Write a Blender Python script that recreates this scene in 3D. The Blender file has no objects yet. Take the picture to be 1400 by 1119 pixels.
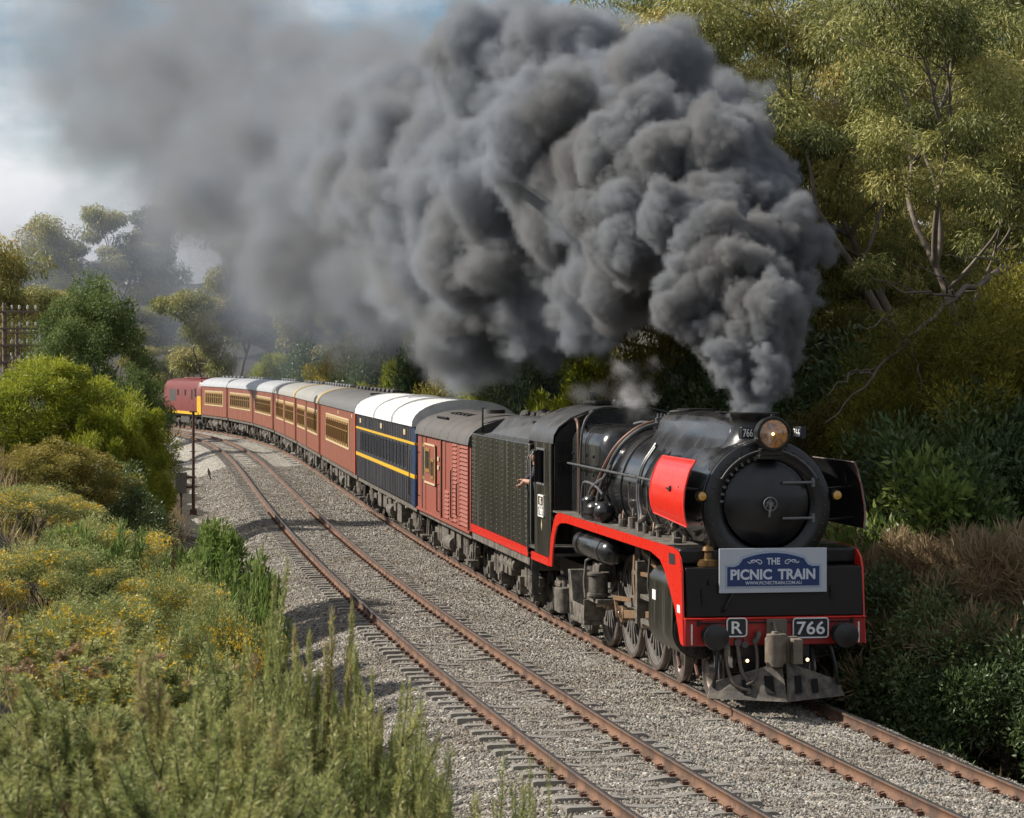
import bpy, bmesh, math, random
import numpy as np
from mathutils import Vector, Matrix

sc = bpy.context.scene
C = sc.collection
PI = math.pi
# ------------------------------------------------------------------ camera, sky, sun
CAM_H = 5.28933
cd = bpy.data.cameras.new('camera'); cam = bpy.data.objects.new('camera', cd); C.objects.link(cam)
cd.sensor_width = 36.0; cd.lens = 3600.0 / 1400 * 36; cd.shift_y = -(559.5 - 497.74) / 1400
cd.clip_start = 0.3; cd.clip_end = 8000
cam.location = (0, 0, CAM_H); cam.rotation_euler = (PI / 2, 0, 0); sc.camera = cam
cd.dof.use_dof = True; cd.dof.focus_distance = 46.0; cd.dof.aperture_fstop = 9.0

SUN_EL = math.radians(38); SUN_AZ = math.radians(11)      # sun to the left, a little beyond the train
sun_dir = Vector((-math.cos(SUN_AZ) * math.cos(SUN_EL), math.sin(SUN_AZ) * math.cos(SUN_EL), math.sin(SUN_EL)))
world = bpy.data.worlds.new('World'); sc.world = world; world.use_nodes = True
wn = world.node_tree; wl = wn.links.new
bg = wn.nodes['Background']
sky = wn.nodes.new('ShaderNodeTexSky'); sky.sky_type = 'NISHITA'; sky.sun_disc = False; sky.dust_density = .35; sky.ozone_density = 2.5
sky.sun_elevation = SUN_EL; sky.sun_rotation = math.atan2(sun_dir.x, sun_dir.y)
tc = wn.nodes.new('ShaderNodeTexCoord')
mp = wn.nodes.new('ShaderNodeMapping'); mp.inputs['Scale'].default_value = (1, 1, 2.2); mp.inputs['Location'].default_value = (2.1, 1.7, .3)
cn = wn.nodes.new('ShaderNodeTexNoise'); cn.inputs['Scale'].default_value = 8; cn.inputs['Detail'].default_value = 7; cn.inputs['Roughness'].default_value = .55
cr = wn.nodes.new('ShaderNodeMapRange'); cr.inputs['From Min'].default_value = .40; cr.inputs['From Max'].default_value = .60
cm = wn.nodes.new('ShaderNodeMix'); cm.data_type = 'RGBA'; cm.inputs['B'].default_value = (10.0, 10.2, 10.6, 1)
wl(tc.outputs['Generated'], mp.inputs[0]); wl(mp.outputs[0], cn.inputs['Vector']); wl(cn.outputs[0], cr.inputs[0])
wl(cr.outputs[0], cm.inputs['Factor']); wl(sky.outputs[0], cm.inputs['A']); wl(cm.outputs['Result'], bg.inputs[0])
bg.inputs[1].default_value = .06
sl = bpy.data.lights.new('sun', 'SUN'); sun = bpy.data.objects.new('sun', sl); C.objects.link(sun)
sl.energy = 5.0; sl.angle = math.radians(.53); sl.color = (1.0, .935, .84)
sun.rotation_euler = sun_dir.to_track_quat('Z', 'Y').to_euler(); sun.location = (-30, 10, 40)
vs = sc.view_settings; vs.view_transform = 'Standard'; vs.look = 'None'; vs.exposure = 0.48; vs.gamma = 1.0; vs.use_curve_mapping = False
cy = sc.cycles
cy.use_denoising = True; cy.max_bounces = 6; cy.diffuse_bounces = 2; cy.glossy_bounces = 3; cy.transparent_max_bounces = 6; cy.transmission_bounces = 3
cy.volume_bounces = 2; cy.volume_step_rate = 1.2; cy.volume_max_steps = 400
cy.sample_clamp_indirect = 6.0
cy.use_adaptive_sampling = True; cy.adaptive_threshold = 0.015

# ------------------------------------------------------------------ tagging
def tag(o, label=None, cat=None, group=None, kind=None):
    if label: o['label'] = label
    if cat: o['category'] = cat
    if group: o['group'] = group
    if kind: o['kind'] = kind
    return o
def empty(name, label, cat, loc=(0, 0, 0), rz=0., group=None):
    o = bpy.data.objects.new(name, None); C.objects.link(o); o.location = loc; o.rotation_euler = (0, 0, rz)
    o.empty_display_size = .3
    return tag(o, label, cat, group)
def link(name, me, parent=None):
    o = bpy.data.objects.new(name, me); C.objects.link(o)
    if parent is not None: o.parent = parent
    return o
def copy_tree(o, parent=None):
    c = o.copy(); C.objects.link(c)
    if parent is not None: c.parent = parent
    for ch in list(o.children): copy_tree(ch, c)
    return c

# ------------------------------------------------------------------ materials
def socket_set(b, **k):
    for n, v in k.items(): b.inputs[n.replace('_', ' ')].default_value = v
def mat(name, col, rough=.5, metal=0., col2=None, scale=4., amt=.5, bump=0., bscale=30., stretch=(1, 1, 1), lo=.4, hi=.65, coat=0., spec=.5):
    """Principled paint or metal; col2 is worn, dusty or stained patches laid over col by noise."""
    m = bpy.data.materials.new(name); m.use_nodes = True; t = m.node_tree; b = t.nodes['Principled BSDF']
    b.inputs['Base Color'].default_value = (*col, 1); b.inputs['Roughness'].default_value = rough; b.inputs['Metallic'].default_value = metal
    b.inputs['Coat Weight'].default_value = coat; b.inputs['Specular IOR Level'].default_value = spec
    co = t.nodes.new('ShaderNodeTexCoord'); mp = t.nodes.new('ShaderNodeMapping'); mp.inputs['Scale'].default_value = stretch
    t.links.new(co.outputs['Object'], mp.inputs[0])
    if col2 is not None:
        n = t.nodes.new('ShaderNodeTexNoise'); n.inputs['Scale'].default_value = scale; n.inputs['Detail'].default_value = 8; n.inputs['Roughness'].default_value = .65
        t.links.new(mp.outputs[0], n.inputs['Vector'])
        r = t.nodes.new('ShaderNodeMapRange'); r.inputs['From Min'].default_value = lo; r.inputs['From Max'].default_value = hi; r.inputs['To Max'].default_value = amt
        t.links.new(n.outputs[0], r.inputs[0])
        x = t.nodes.new('ShaderNodeMix'); x.data_type = 'RGBA'; x.inputs['A'].default_value = (*col, 1); x.inputs['B'].default_value = (*col2, 1)
        t.links.new(r.outputs[0], x.inputs['Factor']); t.links.new(x.outputs['Result'], b.inputs['Base Color'])
        rr = t.nodes.new('ShaderNodeMapRange'); rr.inputs['To Min'].default_value = max(.05, rough - .08); rr.inputs['To Max'].default_value = min(1, rough + .25)
        t.links.new(r.outputs[0], rr.inputs[0]); t.links.new(rr.outputs[0], b.inputs['Roughness'])
    if bump > 0:
        n2 = t.nodes.new('ShaderNodeTexNoise'); n2.inputs['Scale'].default_value = bscale; n2.inputs['Detail'].default_value = 5
        t.links.new(mp.outputs[0], n2.inputs['Vector'])
        bp = t.nodes.new('ShaderNodeBump'); bp.inputs['Strength'].default_value = bump; bp.inputs['Distance'].default_value = .02
        t.links.new(n2.outputs[0], bp.inputs['Height']); t.links.new(bp.outputs[0], b.inputs['Normal'])
    return m
def emit(name, col, s):
    m = bpy.data.materials.new(name); m.use_nodes = True; b = m.node_tree.nodes['Principled BSDF']
    b.inputs['Base Color'].default_value = (*col, 1); b.inputs['Emission Color'].default_value = (*col, 1); b.inputs['Emission Strength'].default_value = s
    return m
M = {}
M['black'] = mat('black_paint', (.009, .0088, .009), .34, col2=(.036, .032, .027), scale=2.2, amt=.4, bump=.02, bscale=3, spec=.4)
M['apron'] = mat('apron_paint', (.011, .0088, .0072), .42, col2=(.026, .021, .016), scale=2.2, amt=.5, bump=.03, bscale=3, spec=.25)
M['boiler'] = mat('boiler_paint', (.012, .0125, .014), .24, col2=(.05, .046, .042), scale=1.6, amt=.5, bump=.04, bscale=2.0, coat=.2, stretch=(1, 1, .4))
M['tank'] = mat('tank_paint', (.016, .0155, .011), .36, col2=(.16, .15, .12), scale=2.6, amt=.55, bump=.05, bscale=2.2, stretch=(2.2, 2.2, .10), lo=.5, hi=.72)
M['sooty'] = mat('sooty_metal', (.03, .028, .026), .62, col2=(.14, .125, .105), scale=5, amt=.7, bump=.15, bscale=22)
M['dusty'] = mat('dusty_underframe', (.055, .048, .041), .75, col2=(.22, .19, .15), scale=6, amt=.8, bump=.2, bscale=25)
M['door'] = mat('smokebox_door_paint', (.008, .008, .009), .40, col2=(.03, .028, .025), scale=3, amt=.3, coat=.1)
M['roof_grey'] = mat('cab_roof_paint', (.045, .047, .05), .45, col2=(.08, .076, .07), scale=3, amt=.5, bump=.05)
M['rivet'] = mat('dusty_rivet_heads', (.13, .12, .095), .5)
M['coupler'] = mat('coupler_steel', (.12, .095, .07), .6, col2=(.2, .17, .13), scale=6, amt=.7, bump=.3, bscale=18)
M['red'] = mat('signal_red_paint', (.66, .020, .007), .34, col2=(.42, .02, .014), scale=3, amt=.35, bump=.03, bscale=4, coat=.2)
M['redbeam'] = mat('red_beam_paint', (.36, .012, .010), .40, col2=(.14, .02, .015), scale=5, amt=.4, coat=.1)
M['white'] = mat('white_paint', (.78, .78, .75), .5, col2=(.5, .48, .44), scale=9, amt=.4)
M['steel'] = mat('rod_steel', (.42, .36, .30), .38, metal=.8, col2=(.10, .075, .05), scale=9, amt=.6)
M['brownrod'] = mat('oily_brown_steel', (.28, .175, .095), .5, metal=.3, col2=(.07, .045, .03), scale=9, amt=.6)
M['wheel'] = mat('wheel_grey', (.15, .142, .132), .5, col2=(.19, .165, .14), scale=7, amt=.6)
M['tyre'] = mat('tyre_steel', (.22, .19, .17), .38, metal=.6, col2=(.09, .07, .06), scale=6, amt=.5)
M['copper'] = mat('copper_pipe', (.16, .085, .055), .5, metal=.4, col2=(.06, .05, .045), scale=8, amt=.6)
M['pipe'] = mat('grey_pipe', (.07, .072, .076), .4, col2=(.14, .13, .12), scale=8, amt=.5)
M['brass'] = mat('brass', (.20, .12, .045), .45, metal=.7, col2=(.07, .05, .03), scale=9, amt=.5)
M['rubber'] = mat('rubber_hose', (.085, .07, .058), .7, col2=(.16, .13, .1), scale=9, amt=.6)
M['hole'] = mat('dark_void', (.004, .004, .004), .9)
M['glassdark'] = mat('dark_window_glass', (.012, .013, .014), .08, spec=.7)
M['amber'] = mat('amber_lens', (.55, .27, .05), .15, col2=(.75, .45, .1), scale=12, amt=.8, coat=.5)
M['bulb'] = emit('lit_bulb', (1., .66, .30), 3.2)
M['platebg'] = mat('plate_black', (.012, .014, .018), .4)
M['lettering'] = mat('white_lettering', (.72, .73, .72), .45)
M['cream'] = mat('cream_paint', (.62, .50, .29), .5, col2=(.4, .3, .17), scale=7, amt=.5)
M['yellow'] = mat('yellow_paint', (.72, .43, .02), .42, col2=(.45, .25, .03), scale=6, amt=.4)
M['ladder'] = mat('grey_steel', (.16, .16, .16), .5, metal=.4)
M['skin'] = mat('skin', (.46, .25, .17), .6)
M['overall'] = mat('navy_cloth', (.015, .018, .03), .85)
M['hair'] = mat('dark_cap', (.02, .018, .016), .9)

# ------------------------------------------------------------------ mesh builder
class MB:
    def __init__(s): s.v = []; s.f = []; s.mi = []; s.cur = 0
    def add(s, vs, fs):
        n = len(s.v); s.v.extend([tuple(map(float, p)) for p in vs])
        for f in fs: s.f.append(tuple(n + i for i in f)); s.mi.append(s.cur)
        return s
    def hexa(s, p):        # 8 points: bottom ring 0-3, top ring 4-7
        return s.add(p, [(3, 2, 1, 0), (4, 5, 6, 7), (0, 1, 5, 4), (1, 2, 6, 5), (2, 3, 7, 6), (3, 0, 4, 7)])
    def box(s, x0, x1, y0, y1, z0, z1):
        return s.hexa([(x0, y0, z0), (x1, y0, z0), (x1, y1, z0), (x0, y1, z0), (x0, y0, z1), (x1, y0, z1), (x1, y1, z1), (x0, y1, z1)])
    def bar(s, a, b, w, h, up=(0, 0, 1)):
        a = Vector(a); b = Vector(b); d = (b - a).normalized(); u = Vector(up); r = d.cross(u).normalized(); u = r.cross(d)
        r = r * w / 2; u = u * h / 2
        return s.hexa([a - r - u, b - r - u, b + r - u, a + r - u, a - r + u, b - r + u, b + r + u, a + r + u])
    def rings(s, rs, cap0=True, cap1=True, closed=True):
        n = len(rs[0]); base = len(s.v)
        for r in rs: s.v.extend([tuple(map(float, p)) for p in r])
        m = n if closed else n - 1
        for i in range(len(rs) - 1):
            for j in range(m):
                a = base + i * n + j; b = base + i * n + (j + 1) % n
                s.f.append((a, b, b + n, a + n)); s.mi.append(s.cur)
        if cap0: s.f.append(tuple(base + j for j in range(n))[::-1]); s.mi.append(s.cur)
        if cap1: s.f.append(tuple(base + (len(rs) - 1) * n + j for j in range(n))); s.mi.append(s.cur)
        return s
    def lathe(s, o, ax, prof, n=24, cap0=True, cap1=True, sc2=1.):
        """profile [(t, r)] about the line o + t*ax"""
        o = Vector(o); ax = Vector(ax).normalized(); a = ax.orthogonal().normalized(); b = ax.cross(a)
        return s.rings([[o + ax * t + (a * math.cos(2 * PI * j / n) + b * math.sin(2 * PI * j / n) * sc2) * max(r, 1e-4) for j in range(n)] for t, r in prof], cap0, cap1)
    def cyl(s, a, b, r, r2=None, n=14):
        a = Vector(a); b = Vector(b); L = (b - a).length
        return s.lathe(a, b - a, [(0, r), (L, r if r2 is None else r2)], n)
    def tube(s, pts, r, n=7, cap=True):
        pts = [Vector(p) for p in pts]; m = len(pts)
        rs = []; u = None
        for i in range(m):
            d = (pts[min(i + 1, m - 1)] - pts[max(i - 1, 0)])
            if d.length < 1e-9: d = Vector((0, 0, 1))
            d.normalize()
            if u is None: u = d.orthogonal().normalized()
            else:
                u = u - d * u.dot(d)
                u = u.normalized() if u.length > 1e-6 else d.orthogonal().normalized()
            w = d.cross(u); rad = r[i] if isinstance(r, (list, tuple, np.ndarray)) else r
            rs.append([pts[i] + (u * math.cos(2 * PI * j / n) + w * math.sin(2 * PI * j / n)) * rad for j in range(n)])
        return s.rings(rs, cap, cap)
    def prism(s, poly, t0, t1, plane='xz'):
        P = {'xz': lambda a, b, t: (a, t, b), 'yz': lambda a, b, t: (t, a, b), 'xy': lambda a, b, t: (a, b, t)}[plane]
        n = len(poly); base = [P(a, b, t0) for a, b in poly] + [P(a, b, t1) for a, b in poly]
        return s.add(base, [tuple(range(n))[::-1], tuple(range(n, 2 * n))] + [(i, (i + 1) % n, n + (i + 1) % n, n + i) for i in range(n)])
    def ball(s, c, r, n=12, m=8, half=False):
        if isinstance(r, (int, float)): r = (r, r, r)
        rs = []
        for i in range(m + 1):
            th = (PI / 2 if half else PI) * i / m
            rs.append([(c[0] + r[0] * max(math.sin(th), 1e-3) * math.cos(2 * PI * j / n), c[1] + r[1] * max(math.sin(th), 1e-3) * math.sin(2 * PI * j / n), c[2] + r[2] * math.cos(th)) for j in range(n)])
        return s.rings(rs[::-1], True, True)
    def xf(s, mt, start=0):
        mt = Matrix(mt)
        for i in range(start, len(s.v)): s.v[i] = tuple(mt @ Vector(s.v[i]))
        return s
    def mirror_y(s):
        n = len(s.v); k = len(s.f)
        s.v += [(x, -y, z) for x, y, z in s.v[:n]]
        s.f += [tuple(i + n for i in f)[::-1] for f in s.f[:k]]; s.mi += s.mi[:k]
        return s
    def mesh(s, name, mats, smooth=38):
        me = bpy.data.meshes.new(name); me.from_pydata(s.v, [], s.f)
        bm = bmesh.new(); bm.from_mesh(me); bmesh.ops.recalc_face_normals(bm, faces=bm.faces); bm.to_mesh(me); bm.free()
        if not isinstance(mats, (list, tuple)): mats = [mats]
        for m in mats: me.materials.append(m)
        if len(mats) > 1: me.polygons.foreach_set('material_index', np.array(s.mi, np.int32))
        if smooth:
            me.polygons.foreach_set('use_smooth', np.ones(len(me.polygons), bool)); me.set_sharp_from_angle(angle=math.radians(smooth))
        me.update(); return me
    def build(s, name, mats, parent=None, bevel=0., smooth=38, label=None, kind=None, seg=2):
        o = link(name, s.mesh(name, mats, smooth), parent)
        if bevel > 0:
            b = o.modifiers.new('bevel', 'BEVEL'); b.width = bevel; b.segments = seg; b.limit_method = 'ANGLE'; b.angle_limit = math.radians(40)
        if label: o['label'] = label
        if kind: o['kind'] = kind
        return o

def text_mb(string, w, h, depth, origin, ex, ey, bold=0., keep=False):
    """Lettering as solid letters: box of width w and height h centred on origin, ex to the right, ey up."""
    cu = bpy.data.curves.new('lettering', 'FONT'); cu.body = string; cu.size = 1; cu.extrude = .5; cu.offset = bold; cu.resolution_u = 3
    ob = bpy.data.objects.new('lettering', cu); C.objects.link(ob); bpy.context.view_layer.update()
    me = bpy.data.meshes.new_from_object(ob.evaluated_get(bpy.context.evaluated_depsgraph_get()))
    bpy.data.objects.remove(ob); bpy.data.curves.remove(cu)
    v = np.array([x.co[:] for x in me.vertices]); fs = [tuple(p.vertices) for p in me.polygons]
    lo = v.min(0); hi = v.max(0); c = (lo + hi) / 2
    ex = np.array(ex, float); ey = np.array(ey, float); nn = np.cross(ex, ey)
    sx = w / (hi[0] - lo[0]); sy = h / (hi[1] - lo[1])
    if keep: sx = sy
    q = np.array(origin) + (v[:, :1] - c[0]) * sx * ex + (v[:, 1:2] - c[1]) * sy * ey + (v[:, 2:3] + .5) * depth * nn
    mb = MB(); mb.add(q.tolist(), fs); bpy.data.meshes.remove(me)
    return mb

def arr_mesh(name, V, Fq, mats, mi=None, face_attr=None, smooth=False):
    """numpy arrays to a mesh: V (n,3); Fq (m,k) with one face size"""
    me = bpy.data.meshes.new(name); V = np.asarray(V, np.float32); Fq = np.asarray(Fq, np.int32); k = Fq.shape[1]
    me.vertices.add(len(V)); me.vertices.foreach_set('co', V.ravel())
    me.loops.add(Fq.size); me.loops.foreach_set('vertex_index', Fq.ravel())
    me.polygons.add(len(Fq)); me.polygons.foreach_set('loop_start', np.arange(0, Fq.size, k, dtype=np.int32))
    if mi is not None: me.polygons.foreach_set('material_index', np.asarray(mi, np.int32))
    if smooth: me.polygons.foreach_set('use_smooth', np.ones(len(Fq), bool))
    for m in (mats if isinstance(mats, (list, tuple)) else [mats]): me.materials.append(m)
    if face_attr is not None:
        for an, av in face_attr.items():
            a = me.attributes.new(an, 'FLOAT', 'FACE'); a.data.foreach_set('value', np.asarray(av, np.float32))
    me.update(calc_edges=True); me.validate()
    return me

# ------------------------------------------------------------------ the line of the railway
_KN = np.linspace(-12, 220, 7); _KV = [-.00549, -.00092, -.00043, .00008, .00115, .00378, .00646]
_S = np.arange(-45, 380, .5); _k = np.interp(_S, _KN, _KV); _k[_S < 0] = np.minimum(0, _k[_S < 0] * .6)
_h = np.r_[0, np.cumsum(.25 * (_k[1:] + _k[:-1]))]; _h += .23131 - np.interp(0, _S, _h)
_x = np.r_[0, np.cumsum(-.25 * (np.sin(_h[1:]) + np.sin(_h[:-1])))]; _y = np.r_[0, np.cumsum(.25 * (np.cos(_h[1:]) + np.cos(_h[:-1])))]
_x += 7.81626 - np.interp(0, _S, _x); _y += 22.63 - np.interp(0, _S, _y)
DA = 3.7055                      # second track lies this far to the left of the first
def trk(s, o=0.):
    """point (x, y) at distance s along the train's track, o metres to its left"""
    hh = np.interp(s, _S, _h); return np.interp(s, _S, _x) - o * np.cos(hh), np.interp(s, _S, _y) - o * np.sin(hh)
def so_of(X, Y):
    """(s, o) of world points"""
    X = np.atleast_1d(np.asarray(X, float)); Y = np.atleast_1d(np.asarray(Y, float)); so = np.empty(len(X)); oo = np.empty(len(X))
    for a in range(0, len(X), 20000):
        xx = X[a:a + 20000, None]; yy = Y[a:a + 20000, None]
        d = (xx - _x[None, ::4]) ** 2 + (yy - _y[None, ::4]) ** 2; i = np.argmin(d, 1) * 4; hh = _h[i]
        rx = xx[:, 0] - _x[i]; ry = yy[:, 0] - _y[i]
        so[a:a + 20000] = _S[i] + rx * -np.sin(hh) + ry * np.cos(hh); oo[a:a + 20000] = -(rx * np.cos(hh) + ry * np.sin(hh))
    return so, oo
_GO = np.array([-400, -120, -60, -26, -18, -13, -9, -6.5, -4.2, -2.6, -1.9, -1.2, 5.2, 6.4, 7.5, 8.4, 9.2, 10.9, 12.5, 14, 18, 40, 120, 400.])
_GZ = np.array([30, 14, 8, 4.8, 3.7, 2.5, .9, -.6, -1.5, -1.2, -.62, -.7, -.95, -.9, -.85, -.45, .4, 2.1, 3.5, 4.2, 4.8, 6, 9, 24.])
def ground_z(X, Y):
    s, o = so_of(X, Y); z = np.interp(o, _GO, _GZ)
    k = np.interp(s, [55, 115], [1, .35]); k = k + (1 - k) * np.clip((o - 40) / 80, 0, 1)
    z = np.where((o > 8.2) & (z > -.5), -.5 + (z + .5) * k, z)
    n = np.sin(X * .9 + 1.3) * np.cos(Y * .7 + .4) * .12 + np.sin(X * .31 + Y * .23) * .18
    return z + n * np.interp(np.abs(o - 3), [5, 8], [0, 1])
def gz(x, y): return float(ground_z(np.array([x]), np.array([y]))[0])
# ================================================================== GROUND
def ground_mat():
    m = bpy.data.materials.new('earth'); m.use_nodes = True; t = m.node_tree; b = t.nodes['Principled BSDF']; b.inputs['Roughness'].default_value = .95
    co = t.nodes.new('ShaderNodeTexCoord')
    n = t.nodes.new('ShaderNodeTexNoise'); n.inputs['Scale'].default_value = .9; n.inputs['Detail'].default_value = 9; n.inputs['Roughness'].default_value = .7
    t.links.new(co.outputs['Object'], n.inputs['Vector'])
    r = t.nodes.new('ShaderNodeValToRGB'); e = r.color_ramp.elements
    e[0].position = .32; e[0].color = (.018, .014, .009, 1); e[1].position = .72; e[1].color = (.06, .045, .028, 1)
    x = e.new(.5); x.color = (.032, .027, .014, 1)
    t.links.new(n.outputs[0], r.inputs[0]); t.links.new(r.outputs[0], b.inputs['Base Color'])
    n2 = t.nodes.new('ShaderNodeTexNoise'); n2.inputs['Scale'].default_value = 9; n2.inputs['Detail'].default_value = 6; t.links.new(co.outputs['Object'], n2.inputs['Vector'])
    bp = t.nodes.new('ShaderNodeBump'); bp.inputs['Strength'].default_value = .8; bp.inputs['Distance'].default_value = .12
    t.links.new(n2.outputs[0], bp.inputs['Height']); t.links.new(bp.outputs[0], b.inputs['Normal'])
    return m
def grid_mesh(name, X, Y, Z, m, smooth=True):
    ny, nx = X.shape; V = np.stack([X, Y, Z], -1).reshape(-1, 3); i = np.arange(ny * nx).reshape(ny, nx)
    Fq = np.stack([i[:-1, :-1], i[:-1, 1:], i[1:, 1:], i[1:, :-1]], -1).reshape(-1, 4)
    return arr_mesh(name, V, Fq, m, smooth=smooth)
gx = np.r_[-3000, -1500, -800, -450, -280, -180, -120, np.arange(-80, 60, .9), 90, 140, 220, 400, 800, 1600, 3000]
gy = np.r_[-3000, -900, -300, -120, -60, np.arange(-30, 260, .9), 290, 340, 420, 600, 1000, 2000, 3500]
GX, GY = np.meshgrid(gx, gy); GZ = ground_z(GX.ravel(), GY.ravel()).reshape(GX.shape)
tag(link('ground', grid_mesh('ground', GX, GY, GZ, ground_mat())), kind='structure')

# ballast: a bed of crushed stone under both tracks
def ballast_mat(name, inst):
    m = bpy.data.materials.new(name); m.use_nodes = True; t = m.node_tree; b = t.nodes['Principled BSDF']; b.inputs['Roughness'].default_value = .9
    r = t.nodes.new('ShaderNodeValToRGB'); e = r.color_ramp.elements
    cols = [(0, (.08, .075, .066)), (.2, (.165, .154, .133)), (.45, (.27, .254, .22)), (.7, (.37, .348, .30)), (.88, (.30, .24, .175)), (.97, (.54, .52, .47))]
    e[0].position = 0; e[0].color = (*cols[0][1], 1); e[1].position = .97; e[1].color = (*cols[-1][1], 1)
    for p, c in cols[1:-1]: q = e.new(p); q.color = (*c, 1)
    if inst:
        oi = t.nodes.new('ShaderNodeObjectInfo'); t.links.new(oi.outputs['Random'], r.inputs[0])
        n = t.nodes.new('ShaderNodeTexNoise'); n.inputs['Scale'].default_value = .55; n.inputs['Detail'].default_value = 4; n.inputs['Roughness'].default_value = .7; t.links.new(oi.outputs['Location'], n.inputs['Vector'])
        q = t.nodes.new('ShaderNodeMapRange'); q.inputs['From Min'].default_value = .42; q.inputs['From Max'].default_value = .70; q.inputs['To Max'].default_value = .72; t.links.new(n.outputs[0], q.inputs[0])
        x = t.nodes.new('ShaderNodeMix'); x.data_type = 'RGBA'; x.inputs['B'].default_value = (.15, .115, .082, 1); t.links.new(q.outputs[0], x.inputs['Factor']); t.links.new(r.outputs[0], x.inputs['A']); t.links.new(x.outputs['Result'], b.inputs['Base Color'])
    else:
        co = t.nodes.new('ShaderNodeTexCoord'); v = t.nodes.new('ShaderNodeTexVoronoi'); v.inputs['Scale'].default_value = 15
        t.links.new(co.outputs['Object'], v.inputs['Vector'])
        sp = t.nodes.new('ShaderNodeSeparateColor'); t.links.new(v.outputs['Color'], sp.inputs[0]); t.links.new(sp.outputs[0], r.inputs[0])
        t.links.new(r.outputs[0], b.inputs['Base Color'])
        bp = t.nodes.new('ShaderNodeBump'); bp.inputs['Strength'].default_value = 1.; bp.inputs['Distance'].default_value = .05; bp.invert = True
        t.links.new(v.outputs['Distance'], bp.inputs['Height']); t.links.new(bp.outputs[0], b.inputs['Normal'])
    return m
BO = np.array([-2.6, -1.95, -1.55, -1.25, -.95, .95, 1.3, 1.85, DA - 1.3, DA - .9, DA + .9, DA + 1.12, DA + 1.45, DA + 1.9, DA + 2.7, DA + 4.0])
BZ = np.array([-1.35, -.62, -.33, -.215, -.185, -.185, -.20, -.245, -.215, -.203, -.203, -.224, -.27, -.42, -.80, -1.05])
def bed_z(s, o):
    n = .018 * np.sin(s * 2.1 + o * 3) + .014 * np.sin(s * 5.3 - o * 4.1) + .012 * np.sin(s * 9.7 + o * 8.3)
    mound = .10 * np.sin(s * .55) * np.interp(o, [DA + 1.6, DA + 2.6], [0, 1])
    return np.interp(o, BO, BZ) + n + mound
def bed(s0, s1, ds, do):
    ss = np.arange(s0, s1 + ds / 2, ds); oo = np.arange(-2.6, DA + 4.0 + do / 2, do); O, S_ = np.meshgrid(oo, ss)
    X, Y = trk(S_.ravel(), O.ravel()); return X.reshape(O.shape), Y.reshape(O.shape), bed_z(S_, O)
X, Y, Z = bed(-25, 345, .35, .16)
tag(link('ballast', grid_mesh('ballast', X, Y, Z, ballast_mat('ballast_bed', False))), kind='structure')

def stones(name, s0, s1, density, size, seed, o0=-2.1, o1=DA + 3.3):
    """loose stones spread over a strip of the bed; strip and stones are one object"""
    ss = np.arange(s0, s1 + .2, .4); oo = np.linspace(o0, o1, 40); O, S_ = np.meshgrid(oo, ss)
    X, Y = trk(S_.ravel(), O.ravel()); me = grid_mesh(name, X.reshape(O.shape), Y.reshape(O.shape), bed_z(S_, O) + .002, BSM)
    o = link(name, me); o['kind'] = 'stuff'
    g = bpy.data.node_groups.new('loose_stones', 'GeometryNodeTree'); g.is_modifier = True
    g.interface.new_socket('Geometry', in_out='INPUT', socket_type='NodeSocketGeometry'); g.interface.new_socket('Geometry', in_out='OUTPUT', socket_type='NodeSocketGeometry')
    N = g.nodes.new; L = g.links.new; gi = N('NodeGroupInput'); go = N('NodeGroupOutput')
    d = N('GeometryNodeDistributePointsOnFaces'); d.inputs['Density'].default_value = density; d.inputs['Seed'].default_value = seed; L(gi.outputs[0], d.inputs['Mesh'])
    ico = N('GeometryNodeMeshIcoSphere'); ico.inputs['Radius'].default_value = 1; ico.inputs['Subdivisions'].default_value = 1
    sp = N('GeometryNodeSetPosition'); L(ico.outputs[0], sp.inputs[0])
    wn_ = N('ShaderNodeTexWhiteNoise'); wn_.noise_dimensions = '3D'; ps = N('GeometryNodeInputPosition'); L(ps.outputs[0], wn_.inputs['Vector'])
    vs_ = N('ShaderNodeVectorMath'); vs_.operation = 'SUBTRACT'; vs_.inputs[1].default_value = (.5, .5, .5); L(wn_.outputs['Color'], vs_.inputs[0])
    vm = N('ShaderNodeVectorMath'); vm.operation = 'SCALE'; vm.inputs['Scale'].default_value = .75; L(vs_.outputs[0], vm.inputs[0]); L(vm.outputs[0], sp.inputs['Offset'])
    smt = N('GeometryNodeSetMaterial'); smt.inputs['Material'].default_value = BSI; L(sp.outputs[0], smt.inputs[0])
    ip = N('GeometryNodeInstanceOnPoints'); L(d.outputs['Points'], ip.inputs['Points']); L(smt.outputs[0], ip.inputs['Instance'])
    rr = N('FunctionNodeRandomValue'); rr.data_type = 'FLOAT_VECTOR'; rr.inputs['Max'].default_value = (6.28, 6.28, 6.28); L(rr.outputs[0], ip.inputs['Rotation'])
    rs = N('FunctionNodeRandomValue'); rs.data_type = 'FLOAT_VECTOR'; rs.inputs['Min'].default_value = (size * .55,) * 3; rs.inputs['Max'].default_value = (size * 1.25, size * 1.1, size); rs.inputs['Seed'].default_value = 7
    L(rs.outputs[0], ip.inputs['Scale']); L(ip.outputs[0], go.inputs[0])
    md = o.modifiers.new('stones', 'NODES'); md.node_group = g
    return o
BSM = bpy.data.materials['ballast_bed']; BSI = ballast_mat('ballast_stone', True)
stones('ballast_stones', -8, 30, 430, .030, 1)
stones('ballast_stones', 30, 62, 300, .034, 2)
stones('ballast_stones', 62, 120, 130, .042, 3)

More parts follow.
